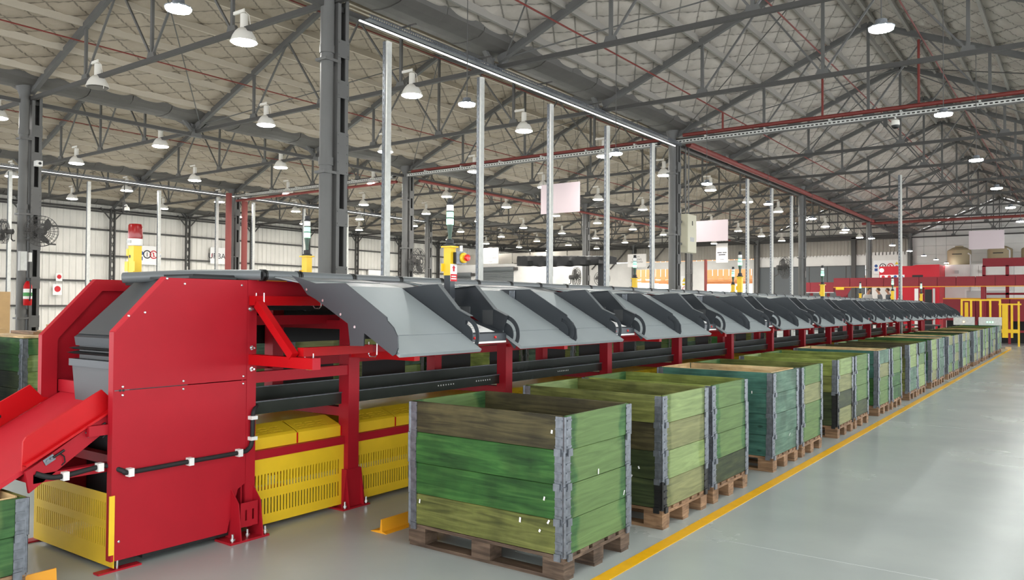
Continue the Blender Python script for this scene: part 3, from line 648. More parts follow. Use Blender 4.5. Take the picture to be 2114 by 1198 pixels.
for k, (a, b_) in enumerate(bays):
    g = ob('guard_panel', gA if k == 0 else gB, M['yellow'], fr, (-4.665, a, 0))
    ob('guard_rail', MB().box(-4.70, -4.655, a, b_, 0.492, 0.552), M['red'], fr)
    nh = 2 if k == 0 else 4; w = (b_-a)/nh
    for j in range(nh):
        h_ = ob('hood_front', hood_body(w-0.012), M['yellow'], fr, (-4.70, a+j*w+0.006, 0)); ob('hood_top', hA if k == 0 else hB, M['yellow'], h_)
        ob('hood_bracket', MB().box(-4.704, -4.694, a+(j+1)*w-0.006, a+(j+1)*w+0.004, 0.555, 0.63), M['red_bright'], fr)
    ob('yellow_deck', MB().box(-5.58, -4.88, a, b_, 0.69, 0.70), M['yellow'], fr)
    ob('back_guard', MB().box(-5.62, -5.615, a, b_, 0.05, 0.6), M['yellow'], fr)
    ob('belt_skirt', MB().box(-5.72, -5.71, a-0.05, b_+0.05, 1.235, 1.52), M['black'], fr)
    nb = 1 if k == 0 else 2
    for j in range(nb):
        ww = (b_-a)/nb; y0 = a+j*ww+ww*0.12
        ob('rubber_curtain', MB().box(-5.74, -5.735, y0, y0+ww*0.62, 0.86, 1.12), M['rubber'], fr)  # plain black panels with gaps along the far side
FAR = [(-5.76, 1.765), (-6.20, 1.700), (-6.78, 1.384), (-6.95, 1.277)]
farm = MB().strip(FAR, 'y', 0, 2.04, 0.012).mesh('far_chute')
for k in range(13): ob('far_chute', farm, M['chute_dark'], fr, (0, 4.3+2.06*k, 0))
ob('far_chute', MB().strip(FAR, 'y', 3.475, 4.28, 0.012), M['chute_dark'], fr)
ob('belt_pan', MB().box(-5.55, -4.75, 3.41, Y_END, 1.53, 1.56), M['black'], fr)
ob('belt', MB().box(-5.5, -4.72, 2.95, Y_END, 1.70, 1.725), M['rubber'], fr)
ob('belt_carrier', MB().box(-4.80, -4.76, 3.2, 3.42, 1.725, 1.765), M['orange'], fr); ob('belt_carrier', MB().box(-4.74, -4.70, 3.46, 3.78, 1.72, 1.762), M['orange'], fr)
ob('blue_tag', MB().box(-4.70, -4.698, 3.72, 3.77, 1.722, 1.755), M['ink_blue'], fr)
# round edge cover along the top
ob('edge_tube', MB().tube([(-5.25, 2.80, 1.745), (-4.95, 3.08, 1.768), (-4.70, 3.30, 1.774), (-4.56, 3.40, 1.772)], 0.036, 12), M['tube_grey'], fr, smooth=True)
ys = [3.42]+[3.72+0.515*j for j in range(54)]
tubes = {}
for j in range(len(ys)-1):
    L_ = round(ys[j+1]-ys[j]-0.03, 3)
    if L_ not in tubes: tubes[L_] = MB().tube([(0, 0, 0), (0, L_, 0)], 0.036, 12).mesh('edge_tube', True)
    ob('edge_tube', tubes[L_], M['tube_grey'], fr, (-4.56, ys[j], 1.772))
    if j == 0: clip = MB().tube([(0, -0.034, 0), (0, -0.018, 0)], 0.041, 12).tube([(0, -0.012, 0), (0, 0.004, 0)], 0.041, 12).mesh('tube_clip', True)
    ob('tube_clip', clip, M['black'], fr, (-4.56, ys[j], 1.772))

# chutes
SURF = [(-4.52, 1.765), (-4.08, 1.700), (-3.503, 1.384)]
FLAP = [(-3.498, 1.379), (-3.325, 1.277)]
DIV = [(-4.16, 1.70), (-4.08, 1.712), (-3.80, 1.712), (-3.43, 1.500), (-3.425, 1.480), (-3.372, 1.438), (-3.338, 1.385), (-3.332, 1.315), (-3.35, 1.278), (-3.375, 1.268), (-3.74, 1.460), (-4.12, 1.665)]
ENDP = [(-4.32, 1.768), (-4.08, 1.712), (-3.80, 1.712), (-3.43, 1.500), (-3.425, 1.480), (-3.372, 1.438), (-3.338, 1.385), (-3.332, 1.315), (-3.35, 1.278), (-3.375, 1.268), (-3.62, 1.398), (-3.625, 1.318), (-3.745, 1.315), (-3.768, 1.455), (-4.08, 1.61), (-4.16, 1.64), (-4.22, 1.70)]
CW = 0.79
cmesh = {'slide': MB().strip(SURF, 'y', 0, CW, 0.010).mesh('slide'), 'flap': MB().strip(FLAP, 'y', 0, CW, 0.022).mesh('flap'),
         'divider': MB().prism(DIV, 'y', -0.005, 0.005).mesh('divider'), 'end': MB().prism(ENDP, 'y', -0.006, 0.004).mesh('end_plate'),
         'top': MB().strip([(-4.545, 1.768), (-4.50, 1.766), (-4.30, 1.738)], 'y', 0, CW, 0.004).mesh('top_edge')}
def quadrant():
    mb = MB(); c = (-3.49, 1.362); t = 0.006
    an = [math.radians(a) for a in range(-48, 97, 6)]
    return mb.grid_sheet(an, [0.008, 0.086, 0.112, 0.142], lambda a, r_: 0.086 < r_ < 0.112 and math.radians(-30) < a < math.radians(78), lambda a, r_, k: (c[0]+r_*math.cos(a), -k, c[1]+r_*math.sin(a)), t).mesh('quadrant')
cmesh['quad'] = quadrant()
cmesh['sensor'] = MB().tube([(-4.0, -0.014, 1.63), (-3.95, -0.014, 1.63), (-3.95, -0.014, 1.70), (-4.0, -0.014, 1.70)], 0.005, 5, True).box(-4.0, -3.95, -0.016, -0.012, 1.63, 1.70).mesh('sensor')
rv = MB().cyl((0, -0.012, 0), (0, -0.004, 0), 0.009, 8).mesh('rivet')
nchute = 0
def chute(y0, kind):
    global nchute
    i = nchute; nchute += 1
    if i == 0: lab = 'first grey discharge chute, with exposed dark side plate, nearest the red head'
    else: lab = f'sloping grey discharge chute with hinged lip, {ORD[i]} along the sorter'
    t = thing('discharge_chute', lab, 'chute', (0, y0, 0), group='discharge chutes')
    s_ = ob('slide', cmesh['slide'], M['chute_grey'], t); ob('top_edge', cmesh['top'], M['tube_grey'], s_)
    ob('flap', cmesh['flap'], M['chute_grey'], t)
    if kind == 'first':
        e_ = ob('end_plate', cmesh['end'], M['chute_dark'], t, (0, -0.012, 0)); 
        for (x, z) in ((-4.16, 1.672), (-4.0, 1.60), (-3.83, 1.512), (-3.70, 1.435)): ob('rivet', rv, M['chrome'], e_, (x, 0, z))
    elif kind == 'mid':
        d_ = ob('divider', cmesh['divider'], M['chute_dark'], t, (0, -0.003, 0)); ob('sensor', cmesh['sensor'], M['galv'], d_)
        ob('quadrant', cmesh['quad'], M['chute_dark'], d_, (-0.003, -0.008, 0))
# operator station between two pairs of chutes
WALL_L = [(-4.10, 1.695), (-3.87, 1.716), (-3.73, 1.722), (-3.55, 1.545), (-3.44, 1.500), (-3.50, 1.368), (-3.55, 1.36), (-4.08, 1.66)]
SW = 0.46
sm = {'wl': MB().prism(WALL_L, 'y', 0.0, 0.005).mesh('side_wall'), 'wr': MB().prism([(x, z) for x, z in WALL_L], 'y', SW-0.005, SW).mesh('side_wall'),
      'fl': MB().strip([(-3.90, 1.722), (-3.73, 1.726), (-3.55, 1.549), (-3.438, 1.503)], 'y', -0.004, 0.036, 0.004).mesh('wall_flange'),
      'fr': MB().strip([(-4.05, 1.70), (-3.73, 1.726), (-3.55, 1.549), (-3.438, 1.503)], 'y', SW-0.036, SW+0.004, 0.004).mesh('wall_flange'),
      'tray': MB().prism([(-3.80, 1.478), (-3.46, 1.372), (-3.46, 1.318), (-3.80, 1.36)], 'y', 0.006, SW-0.006).mesh('label_tray'),
      'lip': MB().box(-3.47, -3.452, 0.015, SW-0.015, 1.304, 1.317).mesh('tray_lip'),
      'back': MB().strip([(-4.52, 1.765), (-4.10, 1.66), (-3.81, 1.45)], 'y', 0.005, SW-0.005, 0.006).mesh('back_sheet'),
      'paper': MB().strip([(-3.78, 1.4735), (-3.49, 1.383)], 'y', 0.05, 0.35, -0.002).mesh('label_sheet'),
      'bracket': MB().box(-3.80, -3.79, 0.20, 0.33, 1.47, 1.565).box(-3.795, -3.70, 0.325, 0.33, 1.45, 1.565).mesh('scanner_bracket'),
      'tab': MB().box(-3.805, -3.797, 0.23, 0.265, 1.55, 1.625).mesh('bracket_tab'),
      'btn': MB().lathe([(0.010, 0), (0.010, 0.006), (0.005, 0.011)], n=10, axis='x').mesh('push_button', True),
      'pan': MB().box(0, 0.10, SW-0.007, SW-0.006, 0, 0.11).mesh('inset_panel')}
def station(y0, i, tower):
    t = thing('operator_station', f'dark recessed label station between the chutes, {ORD[i]} from the red head', 'station', (0, y0, 0), group='operator stations')
    w1 = ob('side_wall', sm['wl'], M['chute_dark'], t); ob('wall_flange', sm['fl'], M['tube_grey'], w1)
    w2 = ob('side_wall', sm['wr'], M['chute_dark'], t); ob('wall_flange', sm['fr'], M['tube_grey'], w2)
    ob('quadrant', cmesh['quad'], M['chute_dark'], t, (0.0, -0.004, 0)); ob('quadrant', cmesh['quad'], M['chute_dark'], t, (0.0, SW+0.014, 0))
    ob('back_sheet', sm['back'], M['chute_dark'], t)
    tr_ = ob('label_tray', sm['tray'], M['chute_dark'], t); ob('tray_lip', sm['lip'], M['white'], tr_); ob('label_sheet', sm['paper'], M['paper'], tr_)
    ob('push_button', sm['btn'], M['led_red'], tr_, (-3.46, 0.32, 1.345)); ob('push_button', sm['btn'], M['led_red'], tr_, (-3.46, 0.08, 1.345))
    if i < 4:
        for (yy, xx, zz, hh) in ((0.13, -3.72, 1.4585, 0.16), (0.14, -3.64, 1.4335, 0.11), (0.20, -3.60, 1.421, 0.07), (0.13, -3.56, 1.4085, 0.14)):
            ob('label_line', MB().strip([(xx, zz+0.002), (xx+0.008, zz-0.0004)], 'y', yy, yy+hh, -0.0015), M['ink_grey'], tr_)
    b_ = ob('scanner_bracket', sm['bracket'], M['hood_grey'], t); ob('bracket_tab', sm['tab'], M['hood_grey'], b_); ob('inset_panel', sm['pan'], M['hood_grey'], w2, (-3.68, -0.001, 1.43))
chute(3.475, 'first')
ST = []
for k in range(13):
    y = 4.275+2.06*k
    ST.append(y); station(y, k, k in (0, 3, 5, 8, 10))
    chute(y+SW+0.005, 'pair'); chute(y+SW+0.005+0.795, 'mid')

# signal towers
tw = {'post': MB().box(-0.03, 0.03, -0.028, 0.028, -0.28, 0.0).mesh('tower_post'), 'ypost': MB().box(-0.034, 0.034, -0.03, 0.03, 0.0, 0.21).mesh('yellow_bracket'), 'cap': MB().box(-0.05, 0.05, -0.045, 0.045, 0.21, 0.222).mesh('bracket_cap'),
      'base': MB().lathe([(0.045, 0.222), (0.045, 0.235), (0.03, 0.24), (0.03, 0.27), (0.02, 0.275)], n=14).mesh('tower_base', True), 'neck': MB().lathe([(0.014, 0.27), (0.015, 0.31), (0.026, 0.38), (0.026, 0.385)], n=14).mesh('tower_neck', True),
      'm1': MB().lathe([(0.027, 0.386), (0.028, 0.39), (0.028, 0.428), (0.027, 0.432)], n=14).mesh('lamp_module', True), 'ring': MB().lathe([(0.0285, 0), (0.0285, 0.008)], n=14).mesh('ring', True),
      'cap2': MB().lathe([(0.027, 0.525), (0.027, 0.535), (0.02, 0.54), (0.022, 0.548), (0.022, 0.568), (0.012, 0.572)], n=14).mesh('tower_cap', True),
      'tab': MB().box(-0.045, -0.034, -0.05, 0.0, 0.03, 0.09).mesh('bracket_tab')}
def tower(x, y, z, lab, sign=False, s=1.0):
    t = thing('signal_tower', lab, 'signal light', (x, y, z), group='signal towers')
    t.scale = (s, s, s)
    ob('tower_post', tw['post'], M['chute_dark'], t)
    yp = ob('yellow_bracket', tw['ypost'], M['yellow'], t); ob('bracket_cap', tw['cap'], M['yellow'], yp); ob('bracket_tab', tw['tab'], M['yellow'], yp)
    ob('tower_base', tw['base'], M['black'], t, smooth=True); ob('tower_neck', tw['neck'], M['green_dark'], t)
    ob('lamp_module', tw['m1'], M['green_glow'], t); ob('ring', tw['ring'], M['black'], t, (0, 0, 0.431))
    ob('lamp_module', tw['m1'], M['green_pale'], t, (0, 0, 0.052)); ob('ring', tw['ring'], M['black'], t, (0, 0, 0.482))
    ob('lamp_module', tw['m1'], M['white'], t, (0, 0, 0.103), scale=(1, 1, 1)); ob('tower_cap', tw['cap2'], M['black'], t, (0, 0, 0.012))
    if sign:
        sg = ob('instruction_sign', MB().box(0.031, 0.034, -0.035, 0.04, -0.045, 0.085), M['paper'], t, (0.005, 0.0, 0.0))
        ob('sign_band', MB().box(0.0341, 0.0348, -0.035, 0.04, -0.045, 0.01), M['ink_red'], sg)
        ob('sign_arrow', MB().prism([(-0.008, 0.03), (0.012, 0.03), (0.012, 0.055), (0.022, 0.055), (0.002, 0.077), (-0.018, 0.055), (-0.008, 0.055)], 'x', 0.0341, 0.0348), M['ink_red'], sg)
        for zz, w_ in ((-0.008, 0.026), (-0.026, 0.03)): ob('sign_text', MB().box(0.0349, 0.0354, 0.002-w_, 0.002+w_, zz-0.004, zz+0.004), M['paper'], sg)
        eb = ob('switch_box', MB().box(0.03, 0.07, 0.0, 0.075, 0.09, 0.175), M['black'], t); ob('switch_cover', MB().box(0.07, 0.10, -0.005, 0.08, 0.085, 0.18), M['galv'], eb)
        ob('yellow_collar', MB().lathe([(0.04, 0.10), (0.04, 0.115), (0.036, 0.12)], (0, 0.038, 0.132), 16, 'x'), M['yellow'], eb, smooth=True); ob('stop_button', MB().lathe([(0.012, 0.12), (0.012, 0.135), (0.027, 0.137), (0.024, 0.152), (0.005, 0.156)], (0, 0.038, 0.132), 16, 'x'), M['led_red'], eb, smooth=True)
        ob('cable_gland', MB().cyl((0.08, 0.038, 0.18), (0.08, 0.038, 0.225), 0.012, 8), M['white'], eb)
tower(-3.90, 4.60, 1.80, 'green signal tower with emergency stop and arrow sign at the first label station', True)
for (x, y, lab) in ((-3.98, 11.1, 'green signal tower in front of the bright open doorway, on the near side'), (-4.0, 15.6, 'green signal tower before the short red conveyor end'), (-4.0, 22.4, 'green signal tower beside the lone far upright'), (-4.05, 27.2, 'green signal tower nearest the yellow railing')):
    tower(x, y, 1.78, lab)
for (x, y, lab) in ((-5.7, 4.73, 'green signal tower left of the large near column, beyond the sorter'), (-5.7, 11.2, 'green signal tower before the wide bright doorway, beyond the sorter'), (-5.7, 15.5, 'faint green signal tower against the bright doorway, beyond the sorter'), (-5.7, 26.7, 'small green signal tower beside the working people')):
    tower(x, y, 1.79, lab)

# ------------------------------------------------------------------ red head of the sorter
hd = thing('infeed_unit', 'tall red housing at the near end of the sorter, slanted top front', 'conveyor')
UP = [(2.42, 1.062), (2.42, 1.405), (2.735, 1.735), (3.325, 1.735), (3.325, 1.062)]
LO = [(2.42, 0.06), (2.42, 1.056), (3.325, 1.056), (3.325, 0.36), (3.27, 0.33), (3.20, 0.10), (3.19, 0.055)]
p1 = ob('side_panel', MB().prism(UP, 'x', XN-0.004, XN+0.002), M['red'], hd); p2 = ob('side_panel', MB().prism(LO, 'x', XN-0.004, XN+0.002), M['red'], hd)
ob('panel_edge', MB().box(XN-0.05, XN+0.003, 2.412, 2.421, 0.06, 1.405), M['red'], p1)
ob('panel_edge', MB().bar((XN-0.024, 2.416, 1.405), (XN-0.024, 2.733, 1.738), 0.054, 0.008), M['red_light'], p1)
scr = MB().lathe([(0.008, 0), (0.008, 0.004), (0.004, 0.007)], n=8, axis='x').mesh('screw', True)
for (y, z) in ((2.50, 1.50), (2.60, 1.52), (2.86, 1.70), (3.28, 1.70), (2.47, 1.08), (2.47, 1.03), (2.86, 1.085), (2.86, 1.035), (3.30, 1.085), (3.30, 1.035), (2.46, 0.17), (2.74, 1.73)):
    ob('screw', scr, M['chrome'], p1, (XN+0.002, y, z))
for (y, z) in ((2.455, 1.058), (2.475, 1.058)): ob('pin_hole', MB().cyl((XN+0.001, y, z), (XN+0.0035, y, z), 0.008, 8), M['black'], p1)
ob('corner_post', MB().box(XN-0.05, XN+0.004, 3.328, 3.402, 0.06, 1.738), M['red'], hd)
fbk = ob('foot_plate', MB().box(XN-0.06, XN+0.12, 3.14, 3.44, 0, 0.014), M['red'], hd)
ob('foot_bracket', MB().grid_sheet([3.235, 3.27, 3.285, 3.325, 3.34, 3.37], [0.09, 0.13, 0.20, 0.25], lambda u, w: (3.27 < u < 3.285 or 3.325 < u < 3.34) and 0.13 < w < 0.20, lambda u, w, k: (XN+0.085-k, u, w), 0.006), M['red'], fbk)
ob('foot_gusset', MB().prism([(XN-0.05, 0.014), (XN+0.12, 0.014), (XN+0.085, 0.25), (XN-0.02, 0.36), (XN-0.05, 0.36)], 'y', 3.385, 3.393), M['red'], fbk); ob('foot_gusset', MB().prism([(XN-0.05, 0.014), (XN+0.12, 0.014), (XN+0.085, 0.25), (XN-0.02, 0.36), (XN-0.05, 0.36)], 'y', 3.215, 3.223), M['red'], fbk)
for (x, y) in ((XN+0.10, 3.165), (XN+0.10, 3.42), (XN+0.07, 3.30)): ob('bolt', bolt, M['chrome'], fbk, (x, y, 0.012))
# far side panel with folded rim
fp = ob('side_panel', MB().prism([(2.45, 0.06), (2.45, 1.36), (2.80, 1.74), (3.4, 1.74), (3.4, 0.06)], 'x', -5.66, -5.65), M['red'], hd)
ob('panel_border', MB().prism([(2.45, 0.5), (2.45, 1.36), (2.80, 1.74), (3.3, 1.74), (3.3, 1.66), (2.845, 1.66), (2.55, 1.33), (2.55, 0.5)], 'x', -5.65, -5.61), M['red'], fp)
ob('inner_rail', MB().box(-5.62, -5.3, 2.56, 2.60, 0.98, 1.06), M['red'], hd)
ob('inner_back', MB().box(-5.62, -4.63, 3.30, 3.31, 0.1, 1.5), M['red'], hd)
# grey hood, bellows and lower box
XH0, XH1 = -5.31, -4.635
ob('hood_slope', MB().prism([(2.54, 1.375), (2.93, 1.736), (2.96, 1.736), (2.96, 1.36), (2.58, 1.36)], 'x', XH0, XH1), M['hood_grey'], hd)
ob('hood_cap', MB().prism([(2.90, 1.738), (2.90, 1.752), (3.25, 1.752), (3.25, 1.738)], 'x', XH0, XH1+0.0), M['black'], hd)
ob('hood_step', MB().box(XH0+0.1, XH1-0.05, 2.96, 3.3, 1.753, 1.768), M['rubber'], hd)
ob('hood_band', MB().prism([(2.545, 1.372), (2.52, 1.355), (2.53, 1.30), (2.62, 1.30), (2.62, 1.372)], 'x', XH0-0.01, XH1), M['chute_dark'], hd)
for j, z in enumerate((1.285, 1.255)):
    ob('bellows_fold', MB().prism([(2.495-0.01*j, z), (2.60, z+0.012), (2.60, z-0.02), (2.53, z-0.012)], 'x', XH0-0.03-0.01*j, XH1), M['rubber'], hd)
ob('bellows_core', MB().box(XH0, XH1, 2.55, 2.62, 1.20, 1.31), M['black'], hd)
ob('box_rim', MB().box(XH0-0.035, XH1, 2.50, 2.9, 1.17, 1.215), M['chute_dark'], hd)
ob('lower_box', MB().prism([(XH0-0.03, 1.17), (XH1, 1.17), (XH1, 0.93), (XH0+0.02, 0.93)], 'y', 2.52, 2.9), M['hood_grey'], hd)
# yellow guard on the end, with slots
n = 36; Lg = 1.02; us = [0, Lg]
for j in range(n): us += [0.045+j*0.0262, 0.045+j*0.0262+0.008]
hole = lambda u, w: 0.045 < u < 0.045+n*0.0262-0.015 and ((u-0.045) % 0.0262) < 0.008 and (0.13 < w < 0.235 or 0.285 < w < 0.39)
ob('end_guard', MB().grid_sheet(us, [0.02, 0.13, 0.235, 0.285, 0.39, 0.445], hole, lambda u, w, k: (-5.635+u, 2.43+k, w), 0.003), M['yellow'], hd)
ob('guard_edge', MB().box(XN+0.0, XN+0.008, 2.40, 2.43, 0.10, 0.445), M['yellow'], hd)
ob('front_beam', MB().box(-5.6, XN, 2.6, 2.66, 0.55, 0.61), M['red'], hd)
ob('foot_plate', MB().box(XN-0.05, XN+0.01, 2.34, 2.6, 0, 0.01), M['red'], hd); ob('foot_plate', MB().box(-5.68, -5.6, 2.36, 2.62, 0, 0.01), M['red'], hd)
ob('levelling_bolt', MB().cyl((XN-0.012, 2.46, 0.0), (XN-0.012, 2.46, 0.10), 0.008, 8), M['chrome'], hd)
ob('dark_interior', MB().box(-5.6, XN-0.01, 2.75, 2.76, 0.06, 0.93), M['black'], hd)  # black sheet standing in for the shade inside the housing
ob('floor_shadow_tray', MB().box(-5.5, XN-0.02, 2.62, 3.3, 0.03, 0.05), M['black'], hd)  # black slab painting the shadow on the floor inside the housing

# feed ramp: tray rising into the head
rp = thing('feed_ramp', 'bright red feed ramp tray with raised sides rising into the red head', 'chute')
TL, TR = (1.55, 0.42), (2.58, 0.985)     # (y, z) of the tray floor
slope = (TR[1]-TL[1])/(TR[0]-TL[0])
ob('tray_floor', MB().prism([TL, TR, (TR[0], TR[1]-0.03), (TL[0], TL[1]-0.03)], 'x', -5.60, -4.74), M['red_light'], rp)
def zt(y): return TL[1]+slope*(y-TL[0])
ob('tray_wall', MB().prism([(1.97, zt(1.97)+0.0), (1.975, zt(1.97)+0.16), (1.99, zt(1.99)+0.175), (2.40, zt(2.40)+0.175), (2.475, zt(2.475)+0.06), (2.47, zt(2.47)+0.0)], 'x', -4.735, -4.72), M['red_bright'], rp)
ob('tray_flange', MB().prism([(1.97, zt(1.97)+0.035), (2.475, zt(2.475)+0.035), (2.48, zt(2.48)+0.02), (1.98, zt(1.98)+0.02)], 'x', -4.72, -4.68), M['red_bright'], rp)
ob('tray_stringer', MB().prism([(1.98, zt(1.98)-0.01), (2.47, zt(2.47)+0.02), (2.47, zt(2.47)-0.07), (2.0, zt(2.0)-0.14)], 'x', -4.72, -4.70), M['red'], rp)
ob('tray_wall', MB().prism([(1.55, zt(1.55)), (1.55, zt(1.55)+0.16), (2.38, zt(2.38)+0.16), (2.46, zt(2.46)+0.03), (2.5, zt(2.5))], 'x', -5.62, -5.605), M['red_bright'], rp)
ob('wall_hole', MB().cyl((-5.604, 2.20, zt(2.2)+0.07), (-5.603, 2.20, zt(2.2)+0.07), 0.012, 10), M['black'], rp)
ob('ramp_crossbar', MB().box(-5.6, -4.72, 1.99, 2.03, 0.585, 0.635), M['red'], rp); ob('ramp_arm', MB().box(-4.76, -4.70, 2.02, 2.45, 0.575, 0.625), M['red'], rp); ob('ramp_tongue', MB().box(-4.72, -4.66, 2.30, 2.45, 0.80, 0.86), M['red'], rp)
lt = MB().box(0, 0.006, -0.03, 0.03, -0.018, 0.018).cyl((0.006, -0.012, 0), (0.012, -0.012, 0), 0.008, 8).cyl((0.006, 0.012, 0), (0.012, 0.012, 0), 0.008, 8).mesh('latch')
for y in (2.10, 2.33):
    h_ = ob('latch', lt, M['galv'], rp, (-4.699, y, zt(y)-0.025), (math.atan(slope), 0, 0)); ob('latch_pin', MB().cyl((0.008, 0.02, 0.0), (0.008, 0.09, 0.0), 0.007, 8), M['black'], h_)
    ob('latch_cable', MB().tube([(0.01, 0.06, 0), (0.012, 0.07, -0.03), (0.01, 0.06, -0.06), (0.0, 0.04, -0.07)], 0.004, 5), M['black'], h_)
# conduit with white clips
pts = [(-4.70, 2.03, 0.63), (-4.69, 2.10, 0.60), (-4.685, 2.18, 0.595), (-4.68, 2.36, 0.615), (-4.67, 2.42, 0.615), (-4.60, 2.47, 0.585), (-4.595, 2.52, 0.572), (-4.595, 2.90, 0.575), (-4.595, 3.26, 0.577), (-4.595, 3.33, 0.59), (-4.595, 3.36, 0.64), (-4.595, 3.365, 0.80), (-4.60, 3.38, 0.85), (-4.64, 3.43, 0.87)]
cd = thing('cable_conduit', 'black cable conduit with white clips running along the red housing', 'conduit', (0, 0, 0))
def smooth_path(P, k=5):
    P = [Vector(p) for p in P]; out = []
    for i in range(len(P)-1):
        a, b_, c, d = P[max(i-1, 0)], P[i], P[i+1], P[min(i+2, len(P)-1)]
        for j in range(k):
            t = j/k; out.append(0.5*((2*b_)+(c-a)*t+(2*a-5*b_+4*c-d)*t*t+(3*b_-a-3*c+d)*t**3))
    return out+[P[-1]]
ob('conduit', MB().tube(smooth_path(pts), 0.015, 10), M['rubber'], cd, smooth=True)
for i, (y, z, x) in enumerate(((2.18, 0.595, -4.685), (2.37, 0.615, -4.675), (2.51, 0.572, -4.595), (2.90, 0.575, -4.595), (3.26, 0.577, -4.595))): ob('clip', MB().box(-0.022, 0.022, -0.016, 0.016, -0.024, 0.024), M['white'], cd, (x, y, z))
for z in (0.66, 0.80): ob('clip', MB().box(-0.022, 0.022, -0.024, 0.024, -0.012, 0.012), M['white'], cd, (-4.595, 3.365, z))
# red beacon on its yellow post
bc = thing('warning_beacon', 'red rotating beacon on a yellow post behind the red head', 'beacon', (-5.45, 2.99, 1.74))
ob('yellow_post', MB().box(-0.035, 0.035, -0.03, 0.03, 0, 0.24), M['yellow'], bc); ob('post_tab', MB().box(-0.08, -0.035, -0.032, -0.028, 0.06, 0.13), M['yellow'], bc); ob('post_tab', MB().box(-0.06, -0.035, -0.032, -0.028, 0.17, 0.22), M['yellow'], bc); ob('post_tab', MB().box(0.035, 0.055, -0.032, -0.028, 0.06, 0.13), M['yellow'], bc)
ob('post_hole', MB().cyl((-0.015, -0.031, 0.165), (-0.015, -0.03, 0.165), 0.012, 8), M['black'], bc)
ob('beacon_base', MB().lathe([(0.045, 0.24), (0.050, 0.245), (0.050, 0.29)], n=20), M['lamp_white'], bc, smooth=True); ob('beacon_dome', MB().lathe([(0.047, 0.29), (0.049, 0.30), (0.047, 0.385), (0.04, 0.395), (0.01, 0.398)], n=20), M['beacon_red'], bc, smooth=True)
ob('name_plate', MB().box(-0.02, 0.03, -0.0515, -0.0495, 0.258, 0.278), M['ink_grey'], bc)

# yellow floor stops
def stop(x, y0, y1, lab):
    mb = MB().prism([(x-0.10, 0), (x-0.10, 0.004), (x-0.012, 0.02), (x-0.004, 0.095), (x+0.004, 0.095), (x+0.012, 0.012), (x+0.05, 0.004), (x+0.05, 0)], 'y', y0, y1)
    return tag(ob('floor_stop', mb, M['orange']), lab, 'floor stop')
stop(-3.93, 3.93, 33.5, 'yellow floor stop rail running behind the green crates'); stop(-4.66, 1.2, 2.13, 'short yellow floor stop beside the low crate at lower left')
tag(ob('timber_block', MB().prism([(35.5, 0), (35.9, 0), (35.9, 0.09), (35.6, 0.09)], 'x', -2.42, -2.24), GREENS['raw']), 'pale timber block at the far end of the yellow line', 'block')

# ------------------------------------------------------------------ pallet crates
CH = 0.2; TH = 0.022
pm = {}
def bev(l, w, h):     # plank along X, centred, slightly chamfered
    a, b_, c = l/2, w/2, h/2; e = 0.004
    return MB().prism([(-b_, -c), (b_, -c), (b_, c-e), (b_-e, c), (-b_+e, c), (-b_, c-e)], 'x', -a, a)
pm['long'] = bev(1.156, TH, CH-0.004).mesh('plank'); pm['short'] = bev(0.756, TH, CH-0.004).mesh('plank')
def hinge_mesh():
    mb = MB(); w, t = 0.062, 0.004
    z0, z1 = -CH/2-0.012, CH/2-0.006
    # L profile at the outer corner (0,0); leaves run to -x and +y (crate corner front right)
    mb.prism([(-w, -t), (-0.012, -t), (-0.006, -0.006), (0.006, 0.006), (t, 0.012), (t, w), (0.001, w), (0.001, 0.012), (-0.012, -0.001), (-w, -0.001)], 'z', z0, z1)
    for j in range(4):
        z = z0+0.03+j*0.05
        mb.box(-w, -0.016, -t-0.005, -t+0.001, z, z+0.009); mb.box(t-0.001, t+0.005, 0.016, w, z, z+0.009)
    mb.box(-w-0.004, -0.022, -t-0.010, -t+0.001, z0-0.02, z0+0.022); mb.box(t-0.001, t+0.010, 0.022, w+0.004, z0-0.02, z0+0.022)
    mb.cyl((0.001, -0.001, z0+0.01), (0.001, -0.001, z1), 0.008, 8)
    return mb.mesh('hinge')
pm['hinge'] = hinge_mesh()
pm['deck'] = MB().box(-0.6, 0.6, -0.05, 0.05, 0, 0.02).mesh('deck_board'); pm['deckw'] = MB().box(-0.6, 0.6, -0.072, 0.072, 0, 0.02).mesh('deck_board')
pm['stringer'] = MB().box(-0.072, 0.072, -0.4, 0.4, 0, 0.02).mesh('stringer_board')
pm['block'] = MB().box(-0.072, 0.072, -0.06, 0.06, 0, 0.08).mesh('block')
pm['skid'] = MB().box(-0.6, 0.6, -0.05, 0.05, 0, 0.022).mesh('skid_board')
def pallet_all():
    mb = MB()
    for y in (-0.33, -0.165, 0, 0.165, 0.33): mb.box(-0.6, 0.6, y-0.06, y+0.06, 0.124, 0.144)
    for x in (-0.53, 0, 0.53):
        mb.box(x-0.072, x+0.072, -0.4, 0.4, 0.102, 0.124)
        for y in (-0.34, 0, 0.34): mb.box(x-0.072, x+0.072, y-0.06, y+0.06, 0.022, 0.102)
    for y in (-0.34, 0, 0.34): mb.box(-0.6, 0.6, y-0.05, y+0.05, 0, 0.022)
    return mb.mesh('pallet')
pm['pallet'] = pallet_all()
ring = MB()
for s in (-1, 1):
    ring.box(-0.6, 0.6, s*0.389-0.011, s*0.389+0.011, -CH/2+0.002, CH/2-0.002); ring.box(s*0.589-0.011, s*0.589+0.011, -0.378, 0.378, -CH/2+0.002, CH/2-0.002)
G = GREENS
